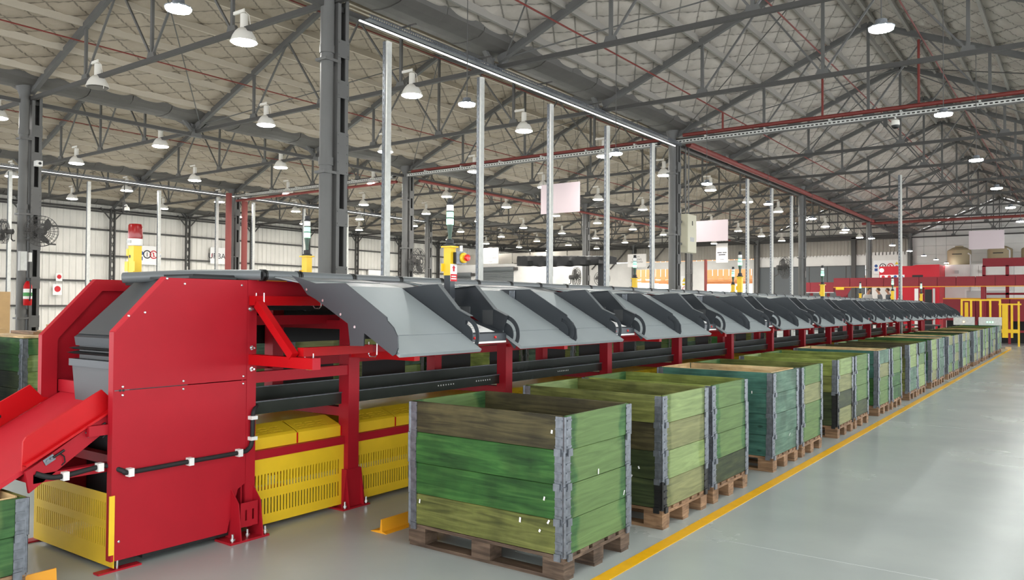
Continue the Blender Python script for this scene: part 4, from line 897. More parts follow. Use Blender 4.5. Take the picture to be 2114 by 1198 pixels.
def crate(xc, yc, rows, lab, lod=0, hinge='galv', inner=None, pal='pallet', group='green pallet crates', rz=0.0, lid=None):
    """rows: list from the bottom of (front colour, side colour); origin on the floor at the centre"""
    t = thing('pallet_crate', lab, 'crate', (xc, yc, 0), (0, 0, rz), group=group)
    pw = G[pal]
    if lod == 0:
        p = empty('pallet', parent=t)
        for y, w in ((-0.328, 'deckw'), (-0.165, 'deck'), (0, 'deckw'), (0.165, 'deck'), (0.328, 'deckw')): ob('deck_board', pm[w], pw, p, (0, y, 0.124))
        for x in (-0.528, 0, 0.528):
            ob('stringer_board', pm['stringer'], pw, p, (x, 0, 0.103))
            for y in (-0.34, 0, 0.34): ob('block', pm['block'], pw, p, (x, y, 0.0225))
        for y in (-0.34, 0, 0.34): ob('skid_board', pm['skid'], pw, p, (0, y, 0))
    else:
        o = ob('pallet', pm['pallet'], pw, t)
    for j, (cf, cs) in enumerate(rows):
        z = 0.146+CH*(j+0.5)
        c = empty('collar', (random.uniform(-0.006, 0.006), random.uniform(-0.004, 0.004), z), (0, 0, random.uniform(-0.004, 0.004)), t)
        ob('plank', pm['long'], G[cf], c, (0, -0.389, 0)); ob('plank', pm['long'], G[cf], c, (0, 0.389, 0))
        ob('plank', pm['short'], G[cs], c, (0.589, 0, 0), (0, 0, math.pi/2)); ob('plank', pm['short'], G[cs], c, (-0.589, 0, 0), (0, 0, -math.pi/2))
        hm = M[hinge[j] if isinstance(hinge, (list, tuple)) else hinge]
        cor = ((0.6, -0.4, 0), (0.6, 0.4, 1), (-0.6, 0.4, 2), (-0.6, -0.4, 3))
        for (x, y, q) in cor[:2 if lod else 4]:
            if q % 2 == 0: ob('hinge', pm['hinge'], hm, c, (x, y, 0), (0, 0, q*math.pi/2))
            else: ob('hinge', pm['hinge'], hm, c, (x, y, 0), (0, 0, q*math.pi/2))
        if lod and j < len(rows): pass
    top = 0.146+CH*len(rows)
    if inner:
        li = empty('liner', (0, 0, top-CH/2), parent=t)
        for s in (-1, 1):
            ob('liner_board', pm['long'], G[inner], li, (0, s*0.366, 0.004), scale=(0.96, 0.4, 1)); ob('liner_board', pm['short'], G[inner], li, (s*0.566, 0, 0.004), (0, 0, math.pi/2), scale=(0.94, 0.4, 1))
    if lid:
        for y in (-0.3, -0.1, 0.1, 0.3): ob('lid_board', MB().box(-0.62, 0.62, y-0.098, y+0.098, top+0.002, top+0.024), G['raw'], t)
    return t
XC = -3.0
DX = {0: ([('olive','green_side'),('green','green_side'),('green','green_side'),('brown','green_side')], dict(pal='pallet_dark', inner=None)),
 1: ([('dark','olive_side'),('dark','lime_side'),('brown','olive_side'),('olive','lime_side')], dict(hinge=['hinge_black','galv','galv','galv'])),
 2: ([('dark','dark'),('olive','green_side'),('olive','green_side'),('lime','green_side')], {}),
 3: ([('teal','teal_side'),('teal','teal_side'),('teal','teal_side'),('teal','teal_side')], dict(inner='raw')),
 4: ([('olive','green_side'),('olive','green_side'),('olive','olive_side'),('olive','green_side')], {}),
 5: ([('dark','olive_side'),('dark','dark'),('olive','olive_side'),('lime','lime_side')], dict(hinge=['hinge_black','hinge_black','galv','galv'])),
 6: ([('dark','dark'),('green','green_side'),('green','green_side'),('lime','green_side')], {}),
 7: ([('green','green_side'),('green','green_side'),('teal','olive_side'),('teal','teal_side')], dict(inner='raw')),
 8: ([('green','green'),('green','green'),('green','green_side'),('green','green_side')], dict(inner='brown')),
 9: ([('olive','teal_side'),('olive','teal_side'),('olive','lime_side'),('brown','lime_side')], {}),
 10: ([('olive','lime_side'),('olive','lime_side'),('olive','green_side'),('olive','teal_side')], dict(hinge=['galv','galv','galv','hinge_black'])),
 11: ([('teal','olive_side'),('teal','lime_side'),('green','lime_side'),('green','lime_side')], {}),
 12: ([('teal','teal_side')]*4, dict(inner='raw'))}
YS = [3.86]
for k in range(12): YS += [5.17+2.42*k, 6.09+2.42*k]
CL = {0: 'nearest green crate, two bright green bands between brown and olive ones', 1: 'second crate from the camera, pale side planks and black bottom hinge', 2: 'third crate from the camera, green side with dark lowest plank',
      3: 'fourth crate, all teal outside with pale raw wood lining', 4: 'fifth crate from the camera, green side planks behind the teal crate', 5: 'sixth crate, lime upper planks and black lower hinges', 6: 'seventh crate from the camera, bright green side with dark lowest plank',
      7: 'eighth crate, teal top planks, pale wood lining', 8: 'ninth crate from the camera, plain deep green side planks', 9: 'tenth crate, lime upper and teal lower side planks', 10: 'eleventh crate, black top hinge and teal top plank', 11: 'twelfth crate, lime sides with teal front bottom', 12: 'thirteenth crate, teal sides with pale wood lining'}
names_f = ['olive', 'green', 'lime', 'teal', 'dark']; names_s = ['green_side', 'lime_side', 'olive_side', 'teal_side', 'green_side', 'teal_side']
for i, y in enumerate(YS):
    if i in DX: rows, kw = DX[i]
    else:
        f_ = random.choice(names_f); rows = [(f_, random.choice(names_s)) for _ in range(4)]; kw = dict(inner=random.choice([None, None, 'raw']))
    lab = CL.get(i) or f'small green pallet crate, {ORD[i]} from the camera in the long row'
    crate(XC+random.uniform(-0.012, 0.012), y+0.4, rows, lab, lod=0 if y < 15 else 1, rz=random.uniform(-0.006, 0.006), **kw)
scr_m = MB().box(-0.008, 0.008, -0.0008, 0.0008, -0.02, 0.02).mesh('label_scrap')
tcr = [o for o in COL.objects if o.name.startswith('pallet_crate')]
for ci, lst in ((0, [('f', 0.52, 0.85), ('f', 0.30, 0.31), ('f', 0.44, 0.27), ('f', 0.50, 0.33), ('f', -0.5, 0.30), ('s', -0.02, 0.57), ('s', 0.31, 0.38), ('f', 0.47, 0.46)]), (1, [('f', 0.42, 0.42), ('f', 0.36, 0.35)]), (3, [('f', 0.4, 0.75), ('s', 0.1, 0.3)])):
    for (fc, u, z) in lst:
        if fc == 'f': ob('label_scrap', scr_m, M['paper'], tcr[ci], (u, -0.4075, z), (0, random.uniform(-0.6, 0.6), 0), scale=(random.uniform(0.4, 0.8), 1, random.uniform(0.3, 0.75)))
        else: ob('label_scrap', scr_m, M['paper'], tcr[ci], (0.6085, u, z), (random.uniform(-0.4, 0.4), 0, math.pi/2), scale=(0.6, 1, 0.8))
# crates on the far side of the sorter, seen through its frame
far = [v for k in range(8) for v in (5.1+2.42*k, 6.02+2.42*k)]
for i, y in enumerate(far):
    f_ = ['olive', 'teal', 'olive', 'green', 'lime', 'green', 'olive'][i % 7]
    s_ = ['teal_side', 'green_side', 'lime_side', 'olive_side', 'green_side'][i % 5]
    crate(-8.12, y+0.4, [(f_, s_), (f_, s_), (f_, s_), (f_, ['green_side', 'lime_side', 'teal_side'][i % 3]), (f_, ['teal_side', 'olive_side', 'green_side', 'lime_side'][i % 4])], f'green crate half hidden beyond the sorter frame, {ORD[i]} from the red head', lod=1, group='crates beyond the sorter')
# stacked crates at the left edge
crate(-10.75, 4.62, [('dark','green_side')]*2+[('dark','lime_side'),('green','lime_side'),('green','green_side')], 'tall lidded crate with timber on top, left of the red head', lod=0, group=None, lid=True)
crate(-10.95, 3.55, [('teal','teal_side')]*5, 'tall crate cut by the left picture edge, beside the lidded crate', lod=0, group=None)
crate(-5.16, 1.53, [('olive','green_side'),('olive','green_side')], 'low two-collar crate at the lower left corner of the picture', lod=0, group=None, inner='raw')
for i, (x0, x1, y, w, a, mt, lab) in enumerate(((-11.2, -10.3, 4.9, 0.10, 0.05, 'raw', 'pale timber batten lying on the lidded crate'), (-11.3, -10.55, 4.6, 0.14, -0.06, 'pallet', 'darker timber offcut lying on the lidded crate'))):
    o = tag(ob('timber_batten', MB().box(-(x1-x0)/2, (x1-x0)/2, -w/2, w/2, 0, 0.035), G[mt], None, ((x0+x1)/2, y, 1.172), (0, 0, a)), lab, 'timber')

# ------------------------------------------------------------------ background things
# hanging boards
def roof_z(x):
    g = min(RIDGE, key=lambda q: abs(q-x)); return ZV+0.16+SL*(4.92-abs(x-g))
def board(x0, y, z0, w, h, lab, lines=(), mt='sign_pink'):
    t = thing('hanging_board', lab, 'sign', (x0, y, z0))
    ob('board_face', MB().box(0, w, -0.012, 0.012, 0, h), M[mt], t)
    for xx in (0.08, w-0.08): ob('hanging_wire', MB().cyl((xx, 0, h), (xx, 0, roof_z(x0+xx)-z0), 0.006, 5), M['steel_dark'], t)
    for (body, size, fz) in lines: ob('board_text', text_mesh(body, size), M['ink'], t, (w/2, -0.0135, h*fz), (math.pi/2, 0, 0))
    return t
board(-13.86, 20.77, 4.44, 1.42, 0.92, 'large blank pale pink board hanging behind the third upright')
board(-10.9, 25.9, 3.79, 1.2, 0.72, 'blank pale pink board hanging right of the second near column')
board(-3.25, 32.0, 3.63, 1.06, 0.65, 'blank pale board hanging over the far yellow railing')
board(-34.55, 44.3, 4.45, 1.45, 1.12, 'white staging sign with black text above the wide roller shutter', (('SECTOR', 0.13, 0.72), ('STAGING', 0.2, 0.55), ('DESPACHO', 0.2, 0.37), ('Urbano', 0.12, 0.14)), 'board_white')
board(-24.6, 47.3, 4.13, 1.35, 0.86, 'white staging sign with black text beside the black tarpaulin', (('SECTOR', 0.11, 0.78), ('STAGING', 0.17, 0.58), ('DESPACHO', 0.17, 0.38)), 'board_white')
sg = board(-20.9, 53.5, 4.63, 0.85, 1.35, 'small white sign above the brightest doorway', (), 'board_white')
for (x0, x1, z0, z1) in ((0.1, 0.42, 0.66, 0.73), (0.46, 0.76, 0.66, 0.73), (0.18, 0.68, 0.5, 0.58), (0.28, 0.58, 0.2, 0.24)): ob('print_line', MB().box(x0, x1, -0.0145, -0.0125, z0, z1), M['ink'], sg)
# posters on the white side wall
def poster(loc, w, h, face, lab, pieces, cat='poster'):
    """face 'x': on the side wall, width along Y; face 'y': on a wall facing the camera, width along X"""
    t = thing('wall_poster', lab, cat, loc, (0, 0, math.pi/2) if face == 'x' else (0, 0, 0))
    ob('poster_sheet', MB().box(0, w, -0.01, 0.0, 0, h), M['paper'], t)
    for p in pieces:
        k = p[0]
        if k == 'ring': ob('ring_symbol', MB().tube([(p[1]+p[3]*math.cos(a*math.pi/10), -0.014, p[2]+p[3]*math.sin(a*math.pi/10)) for a in range(20)], p[3]*0.14, 6, True), M[p[4]], t)
        elif k == 'disc': ob('round_symbol', MB().cyl((p[1], -0.011, p[2]), (p[1], -0.016, p[2]), p[3], 16), M[p[4]], t)
        elif k == 'box': ob('print_block', MB().box(p[1], p[2], -0.015, -0.0105, p[3], p[4]), M[p[5]], t)
        elif k == 'bar': ob('print_bar', MB().bar((p[1], -0.014, p[2]), (p[3], -0.014, p[4]), 0.006, p[5]), M[p[6]], t)
        elif k == 'tri': ob('warning_symbol', MB().prism([(p[1]-p[3], p[2]-p[3]*0.8), (p[1]+p[3], p[2]-p[3]*0.8), (p[1], p[2]+p[3])], 'y', -0.015, -0.0105), M[p[4]], t)
        elif k == 'text': ob('poster_text', text_mesh(p[1], p[2]), M[p[5]], t, (p[3], -0.0155, p[4]), (math.pi/2, 0, 0))
    return t
XW = -38.55
def yw(pxx):   # y on the side wall for an image column
    d = fw+r2*((pxx-1057)/F_PX); return d.y/d.x*XW
SAFE = lambda w, h: [('ring', w*0.36, h*0.55, h*0.2, 'ink'), ('box', w*0.345, w*0.375, h*0.43, h*0.66, 'ink'), ('ring', w*0.66, h*0.55, h*0.2, 'ink_red'), ('box', w*0.64, w*0.68, h*0.43, h*0.66, 'ink_red'), ('bar', w*0.60, h*0.68, w*0.72, h*0.42, 0.03, 'ink_red'),
      ('disc', w*0.1, h*0.6, h*0.11, 'ink_blue'), ('box', w*0.04, w*0.16, h*0.22, h*0.42, 'ink_blue'), ('tri', w*0.9, h*0.78, h*0.12, 'ink_yellow'), ('disc', w*0.9, h*0.5, h*0.11, 'ink_blue'), ('box', w*0.84, w*0.96, h*0.18, h*0.34, 'ink_blue')]
a, b_ = yw(286), yw(331); poster((XW, a, 3.5), b_-a, 0.95, 'x', 'white safety poster with round pictograms on the side wall behind the beacon', SAFE(b_-a, 0.95))
a, b_ = yw(433), yw(482); poster((XW, a, 3.72), b_-a, 0.9, 'x', 'white company banner on the side wall behind the red standpipes', [('text', 'URBANO', 0.42, (b_-a)/2, 0.42, 'ink'), ('box', 0.08, 0.12, 0.3, 0.55, 'ink_red')], 'banner')
a, b_ = yw(760), yw(786); w = b_-a
poster((XW, a, 2.6), w, 1.25, 'x', 'coloured grid of safety symbols on the side wall near the second column', [('box', w*(0.1+0.21*i), w*(0.1+0.21*i)+w*0.14, 0.22+0.35*j, 0.48+0.35*j, ('ink_yellow', 'ink_green', 'ink_red', 'ink_red') [i] if j == 0 else ('ink_red', 'ink_red', 'ink_blue', 'ink_blue')[i]) for i in range(4) for j in (0, 1)])
a = yw(115); poster((XW, a, 2.55), 0.28, 0.36, 'x', 'small upper sign with red disc on the white side wall', [('disc', 0.14, 0.2, 0.1, 'ink_red')], 'sign'); a = yw(109); poster((XW, a, 1.9), 0.4, 0.5, 'x', 'small lower sign with red disc on the white side wall', [('disc', 0.2, 0.28, 0.14, 'ink_red')], 'sign')
poster((-11.2, YB-0.03, 3.75), 1.55, 0.9, 'y', 'white safety poster with round pictograms on the far wall above the red booth', SAFE(1.55, 0.9))
poster((-24.75, YB-0.03, 2.6), 0.9, 1.25, 'y', 'four safety symbols on the white pier beside the brightest doorway', [('tri', 0.25, 0.95, 0.17, 'ink_yellow'), ('disc', 0.65, 0.95, 0.16, 'ink_blue'), ('box', 0.1, 0.4, 0.55, 0.68, 'ink_yellow'), ('box', 0.5, 0.8, 0.55, 0.68, 'ink_blue'), ('ring', 0.25, 0.28, 0.14, 'ink_red'), ('box', 0.5, 0.8, 0.15, 0.4, 'ink_green')])
# red standpipes
for i, (pxx, ztop) in enumerate(((470, 6.0), (503, 5.75))):
    d = fw+r2*((pxx-1057)/F_PX); k = -27.9/d.x
    pipe('standpipe', [(-27.9, d.y*k, 0), (-27.9, d.y*k, ztop)], 0.12, 'red_pipe', ['left of the two red standpipes beside the third-row column', 'right of the two red standpipes beside the third-row column'][i], n=12)
pipe('standpipe', [(-17.9, 44.2, 0), (-17.9, 44.2, 4.3)], 0.09, 'red_pipe', 'red standpipe below the cream electrical cabinet', n=10)

# fans
fan_m = {}
def cage():
    mb = MB()
    for r_ in (0.33, 0.25, 0.17, 0.09):
        for s in (-1, 1):
            zz = s*(0.09*math.sqrt(max(0.0, 1-(r_/0.36)**2))+0.01)
            mb.tube([(zz, r_*math.cos(a*math.pi/16), r_*math.sin(a*math.pi/16)) for a in range(32)], 0.006, 4, True)
    for a in range(28):
        t = a*math.pi/14
        for s in (-1, 1): mb.tube([(s*0.1, 0.05*math.cos(t), 0.05*math.sin(t)), (s*0.085, 0.2*math.cos(t), 0.2*math.sin(t)), (s*0.012, 0.34*math.cos(t), 0.34*math.sin(t))], 0.004, 4)
    return mb
def blades():
    mb = MB()
    for k in range(3):
        t0 = k*2*math.pi/3+0.4; vs_ = []; fs = []
        for i in range(7):
            r_ = 0.05+0.26*i/6; sp = 0.95*math.sin(math.pi*min(1, 0.25+i/8.0))
            for s in (-1, 1):
                t = t0+i*0.12+s*sp/2
                for th in (0, 0.006): vs_.append((s*0.035+th, r_*math.cos(t), r_*math.sin(t)))
        for i in range(6):
            a = i*4; fs += [(a, a+4, a+6, a+2), (a+1, a+3, a+7, a+5), (a, a+1, a+5, a+4), (a+2, a+6, a+7, a+3)]
        mb.add(vs_, fs)
    return mb.cyl((-0.05, 0, 0), (0.05, 0, 0), 0.055, 12)
fan_m['cage'] = cage().mesh('fan_cage'); fan_m['blades'] = blades().mesh('fan_blades'); fan_m['motor'] = MB().lathe([(0.04, -0.26), (0.075, -0.24), (0.075, -0.11), (0.05, -0.10)], n=14, axis='x').mesh('fan_motor', True); fan_m['arm'] = MB().tube([(-0.2, 0, -0.06), (-0.2, 0, -0.2), (-0.28, 0.1, -0.26), (-0.36, 0.22, -0.26)], 0.018, 8).mesh('fan_bracket', True)
def fan(loc, rz, s, lab):
    t = thing('wall_fan', lab, 'fan', loc, (0, 0, rz), group='wall fans'); t.scale = (s, s, s)
    ob('fan_cage', fan_m['cage'], M['steel_dark'], t); ob('fan_blades', fan_m['blades'], M['steel_dark'], t); ob('fan_motor', fan_m['motor'], M['steel_dark'], t); ob('fan_bracket', fan_m['arm'], M['steel_dark'], t)
fan((-18.4, 7.98, 3.12), -0.6, 1.0, 'black caged fan on the leftmost column, facing the camera')
fan((-18.95, 7.45, 3.1), -2.3, 0.8, 'black caged fan behind the leftmost column, mostly hidden')
fan((-18.3, 19.93, 3.03), 0.25, 1.35, 'tilted caged fan right of the second-row column'); fan((-18.4, 30.46, 2.83), 0.9, 1.35, 'dark caged fan below the black tarpaulin'); fan((-17.9, 31.9, 2.8), -0.9, 1.1, 'fan facing sideways right below the black tarpaulin'); fan((-9.4, 31.16, 3.09), 0.7, 1.3, 'dark fan before the grey sliding doors')

# fire extinguisher, switch boxes, camera on the leftmost column
def extinguisher(loc, lab):
    t = thing('fire_extinguisher', lab, 'fire extinguisher', loc, group='fire extinguishers')
    ob('cylinder', MB().lathe([(0.075, 0), (0.085, 0.02), (0.085, 0.42), (0.05, 0.5), (0.03, 0.53)], n=14), M['red_bright'], t, smooth=True); ob('valve', MB().box(-0.03, 0.1, -0.02, 0.02, 0.53, 0.6), M['black'], t)
    ob('label_band', MB().lathe([(0.0865, 0.14), (0.0865, 0.36)], n=14, caps=False), M['paper'], t, smooth=True); ob('label_patch', MB().lathe([(0.0875, 0.2), (0.0875, 0.28)], n=14, caps=False), M['ink_green'], t)
    ob('hose', MB().tube([(0.09, 0, 0.55), (0.13, 0, 0.45), (0.12, 0, 0.2), (0.1, 0, 0.1)], 0.014, 6), M['black'], t)
extinguisher((-18.635, 7.83, 1.5), 'red fire extinguisher hung on the leftmost column'); 
t = thing('switch_box', 'pale switch box on the leftmost column below the fan', 'switch box', (-18.65, 7.75, 2.25)); ob('box_body', MB().box(0, 0.1, -0.12, 0.02, 0, 0.42), M['ink_grey'], t); ob('box_door', MB().box(0.1, 0.112, -0.11, 0.01, 0.015, 0.405), M['post_galv'], t); ob('socket', MB().box(0.03, 0.1, 0.06, 0.12, 0.2, 0.4), M['white'], t)
t = thing('security_camera', 'white box camera high on the leftmost column', 'camera', (-18.70, 8.0, 4.62)); ob('camera_body', MB().box(-0.02, 0.14, -0.06, 0.06, -0.06, 0.06), M['white'], t); ob('camera_lens', MB().cyl((0.14, 0, 0), (0.155, 0, 0), 0.03, 12), M['black'], t)
def dome_cam(loc, lab, pole=0.0):
    t = thing('dome_camera', lab, 'camera', loc)
    ob('camera_bracket', MB().box(-0.25, -0.17, -0.04, 0.04, -0.02, 0.32), M['steel_dark'], t); ob('camera_arm', MB().tube([(-0.18, 0, 0.18), (-0.05, 0, 0.2), (0, 0, 0.16), (0, 0, 0.1)], 0.02, 8), M['white'], t, smooth=True)
    if pole: ob('camera_pole', MB().cyl((-0.21, 0, 0.3), (-0.21, 0, pole), 0.02, 8), M['steel_dark'], t)
    ob('camera_housing', MB().lathe([(0.03, 0.13), (0.085, 0.09), (0.095, 0.02), (0.09, -0.02)], n=16), M['lamp_white'], t, smooth=True); ob('camera_dome', MB().lathe([(0.088, -0.02), (0.075, -0.07), (0.04, -0.095), (0.004, -0.1)], n=16), M['black'], t, smooth=True)
dome_cam((-3.45, 19.7, 5.75), 'white dome camera under the red main in the right-hand bay'); dome_cam((-28.3, 15.2, 4.95), 'small white dome camera before the white side wall', 1.06)
# cream cabinet on the second near column
t = thing('electrical_cabinet', 'cream electrical cabinet on the second near column', 'cabinet', (-8.75, 20.35, 3.05)); ob('cabinet_body', MB().box(-0.2, 0.0, -0.05, 0.55, 0, 1.05), M['cream'], t); ob('mounting_bracket', MB().box(-0.22, -0.15, -0.3, 0.0, 0.2, 0.26), M['steel'], t); ob('mounting_bracket', MB().box(-0.22, -0.15, -0.3, 0.0, 0.8, 0.86), M['steel'], t); d_ = ob('cabinet_door', MB().box(0, 0.015, -0.04, 0.54, 0.01, 1.04), M['cream'], t)
ob('door_vent', MB().box(0.0151, 0.018, 0.12, 0.38, 0.30, 0.42), M['ink_grey'], d_); ob('door_handle', MB().box(0.0151, 0.03, 0.24, 0.27, 0.75, 0.87), M['steel_dark'], d_)
for i, yy in enumerate((20.42, 20.62)): pipe('conduit_pipe', [(-8.85, yy, 4.1), (-8.85, yy, 6.1)], 0.02, 'steel', ['left thin conduit rising from the cream cabinet', 'right thin conduit rising from the cream cabinet'][i], 'conduit', 6)
# stacked goods at the far left
t = tag(ob('cardboard_box', MB().box(-0.45, 0.45, -0.5, 0.45, 0, 1.62), M['cardboard'], None, (-17.25, 6.3, 0.15)), 'tall brown cardboard box at the left edge beside the column', 'box')
tag(ob('cardboard_box', MB().box(-0.3, 0.3, -0.3, 0.25, 0, 0.45), M['cardboard'], None, (-13.6, 5.05, 0.72)), 'small brown cardboard box low at the left edge', 'box'); tag(ob('box_pallet', MB().box(-0.5, 0.5, -0.6, 0.6, 0.0, 0.15), G['pallet'], None, (-17.25, 6.3, 0)), 'wooden base under the tall cardboard box', 'pallet')
tag(ob('packing_table', MB().box(-0.6, 0.6, -0.5, 0.5, 0.66, 0.70).box(-0.55, -0.5, -0.45, -0.4, 0, 0.66).box(0.5, 0.55, -0.45, -0.4, 0, 0.66).box(-0.55, -0.5, 0.4, 0.45, 0, 0.66).box(0.5, 0.55, 0.4, 0.45, 0, 0.66), G['raw'], None, (-13.7, 5.1, 0.0)), 'plain wooden packing table at the left edge', 'table')
tag(ob('goods_pallet', MB().box(-0.9, 2.6, -0.7, 0.9, 0.0, 0.14), G['pallet'], None, (-22.6, 10.6, 0)), 'wooden platform under the stacked parcels before the side wall', 'pallet')
n = 0
for si, (gx, gy, nl) in enumerate(((0.0, 0.0, 4), (0.55, 0.1, 5), (1.1, 0.15, 5), (1.65, 0.2, 5), (0.3, -0.5, 3), (0.85, -0.45, 4))):
    for j in range(nl):
        w = random.uniform(0.36, 0.5); h = 0.28
        col_ = ['cardboard', 'cardboard', 'bag_white', 'cardboard'][(n+j) % 4]
        tag(ob('parcel', MB().box(-w/2, w/2, -0.2, 0.2, 0, h-0.006), M[col_], None, (-22.6+gx+random.uniform(-0.03, 0.03), 10.6+gy+random.uniform(-0.03, 0.03), 0.141+j*h), (0, 0, random.uniform(-0.12, 0.12))), f'{dict(cardboard="brown", bag_white="white")[col_]} parcel, {ORD[j]} from the bottom of the {ORD[si]} stack in the left heap', 'parcel', 'parcels heaped before the side wall'); n += 1
def bag(loc, mt, lab, s=1.0):
    mb = MB(); vs_ = []
    prof = [(0.02, 0.0), (0.2, 0.01), (0.27, 0.07), (0.25, 0.14), (0.12, 0.18), (0.02, 0.185)]
    mb.lathe(prof, n=14)
    mb.v = [(x*1.7*s*(1+0.1*math.sin(5*y)), y*s*(1+0.12*math.cos(7*x)), z*s*(1+0.15*math.sin(9*x+4*y))) for x, y, z in mb.v]
    tag(ob('plastic_sack', mb, M[mt], None, loc, smooth=True), lab, 'sack')
bag((-21.2, 10.85, 1.545), 'bag_white', 'white plastic sack lying on the parcel heap'); bag((-22.0, 10.75, 1.545), 'red', 'dark red plastic sack on the parcel heap', 0.8)

# black tarpaulin on a dark post
t = thing('covered_gantry', 'long black tarpaulin draped over a raised beam on a dark post', 'tarpaulin', (-15.6, 25.0, 0))
n = 40; mb = MB(); vs_ = []; fs = []
for i in range(n+1):
    x = -1.9+3.85*i/n; dr_ = 0.035*math.sin(i*1.7)+0.03*math.sin(i*0.7)
    zt_ = 3.46-0.12*(i/n)+0.01*math.sin(i*2.3); zb = 3.06+0.014*math.sin(i*0.9)-0.04*math.sin(math.pi*i/n)
    for (yy, zz) in ((0.42+dr_, zb+0.02), (0.40+dr_*0.4, zt_-0.02), (0.0, zt_+0.01), (-0.40-dr_*0.4, zt_-0.03), (-0.43+1.2*dr_, (zt_+zb)/2), (-0.40-dr_*1.2, zb)): vs_.append((x, yy, zz))
for i in range(n):
    for j in range(5): fs.append((i*6+j, i*6+6+j, i*6+7+j, i*6+1+j))
for e_ in (0, n): fs.append(tuple(e_*6+j for j in range(6)))
ob('tarpaulin', MB().add(vs_, fs), M['tarp'], t, smooth=True); ob('support_post', MB().box(1.45, 1.6, -0.08, 0.08, 0, 3.3), M['black'], t); ob('support_beam', MB().box(-1.8, 1.85, -0.1, 0.1, 3.16, 3.28), M['black'], t)

# ------------------------------------------------------------------ far red machinery
t = thing('elevated_conveyor', 'long dark red elevated conveyor crossing behind the chutes', 'conveyor', (0, 40, 0))
for j in range(14):
    x0 = -9.74+j*0.74
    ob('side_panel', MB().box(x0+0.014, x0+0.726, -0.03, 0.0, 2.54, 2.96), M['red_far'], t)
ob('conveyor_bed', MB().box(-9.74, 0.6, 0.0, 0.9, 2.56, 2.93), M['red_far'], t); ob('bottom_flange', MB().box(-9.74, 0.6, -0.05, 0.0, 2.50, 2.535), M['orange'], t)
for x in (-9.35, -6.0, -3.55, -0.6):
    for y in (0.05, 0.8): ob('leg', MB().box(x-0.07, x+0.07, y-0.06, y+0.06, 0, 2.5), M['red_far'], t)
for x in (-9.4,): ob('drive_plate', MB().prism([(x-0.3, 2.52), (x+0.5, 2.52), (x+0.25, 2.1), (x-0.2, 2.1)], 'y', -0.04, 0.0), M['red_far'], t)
ob('yellow_motor', MB().box(-9.62, -9.25, -0.09, -0.02, 2.40, 2.53), M['yellow'], t)
t = thing('elevated_conveyor', 'short red conveyor end piece left of the long red conveyor', 'conveyor', (0, 40.5, 0))
for j in range(3): ob('side_panel', MB().box(-11.5+j*0.55, -11.5+j*0.55+0.54, -0.02, 0.0, 2.30, 2.78), M['red_far'], t)
ob('conveyor_bed', MB().box(-11.5, -9.85, 0, 0.8, 2.32, 2.76), M['red_far'], t); ob('bottom_flange', MB().box(-11.5, -9.85, -0.04, 0.0, 2.26, 2.3), M['ink_grey'], t)
for x in (-11.0, -10.2): ob('leg', MB().box(x-0.06, x+0.06, 0.3, 0.42, 0, 2.3), M['red_far'], t)
# red machine body right behind the yellow railing
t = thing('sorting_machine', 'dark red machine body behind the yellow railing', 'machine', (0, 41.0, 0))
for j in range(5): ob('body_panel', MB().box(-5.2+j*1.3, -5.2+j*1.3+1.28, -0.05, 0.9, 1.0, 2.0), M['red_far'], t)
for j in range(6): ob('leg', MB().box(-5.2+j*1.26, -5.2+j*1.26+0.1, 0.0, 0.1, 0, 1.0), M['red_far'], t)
ob('lower_rail', MB().box(-5.2, 1.2, 0, 0.08, 0.5, 0.6), M['red_far'], t); ob('guard_rail', MB().box(-5.2, 1.2, -0.09, -0.05, 1.97, 2.02), M['orange'], t); ob('dark_void', MB().box(-5.2, 1.2, 1.2, 1.25, 0, 1.0), M['black'], t)  # the black sheet at the back stands in for shade under the machine
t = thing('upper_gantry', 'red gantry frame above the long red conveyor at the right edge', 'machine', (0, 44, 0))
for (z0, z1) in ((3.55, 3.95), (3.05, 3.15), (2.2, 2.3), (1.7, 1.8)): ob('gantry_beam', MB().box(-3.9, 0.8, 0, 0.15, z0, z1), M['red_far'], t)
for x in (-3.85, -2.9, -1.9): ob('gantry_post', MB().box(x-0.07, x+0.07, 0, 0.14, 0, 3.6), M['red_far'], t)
# red booth with white band and white room with tanks
t = thing('red_booth', 'bright red booth with slanted roof in front of the far wall', 'booth', (0, 50, 0))
ob('booth_wall', MB().prism([(-9.64, 3.12), (-9.64, 3.95), (-7.9, 3.95), (-7.7, 4.0), (-6.52, 4.0), (-6.52, 0), (-8.75, 0), (-8.75, 3.12)], 'y', 0, 3), M['red_light'], t)
ob('notice_band', MB().box(-9.6, -8.3, -0.03, 0, 3.2, 3.45), M['paper'], t)
for j in range(4): ob('notice_symbol', MB().cyl((-9.42+j*0.32, -0.031, 3.34), (-9.42+j*0.32, -0.036, 3.34), 0.09, 12), M[('ink_red', 'ink_red', 'ink_blue', 'ink_blue')[j]], t)
ob('corner_badge', MB().cyl((-9.5, -0.01, 3.72), (-9.5, -0.03, 3.72), 0.13, 14), M['paper'], t); ob('booth_opening', MB().box(-7.9, -7.35, -0.02, 0.0, 3.2, 3.42), M['black'], t); ob('booth_door', MB().box(-7.3, -6.9, -0.03, 0.0, 0, 2.6), M['black'], t); ob('door_frame', MB().box(-7.78, -7.4, -0.04, 0, 0, 2.65), M['white'], t); ob('door_frame', MB().box(-6.86, -6.74, -0.04, 0, 0, 2.65), M['ink_grey'], t)
t = thing('white_room', 'white flat-roofed room carrying the brown tanks', 'room', (0, 52, 0))
for j in range(4): ob('room_panel', MB().box(-6.5+j*1.7, -6.5+j*1.7+1.68, 0, 0.1, 0, 3.98), M['white_wall'], t)
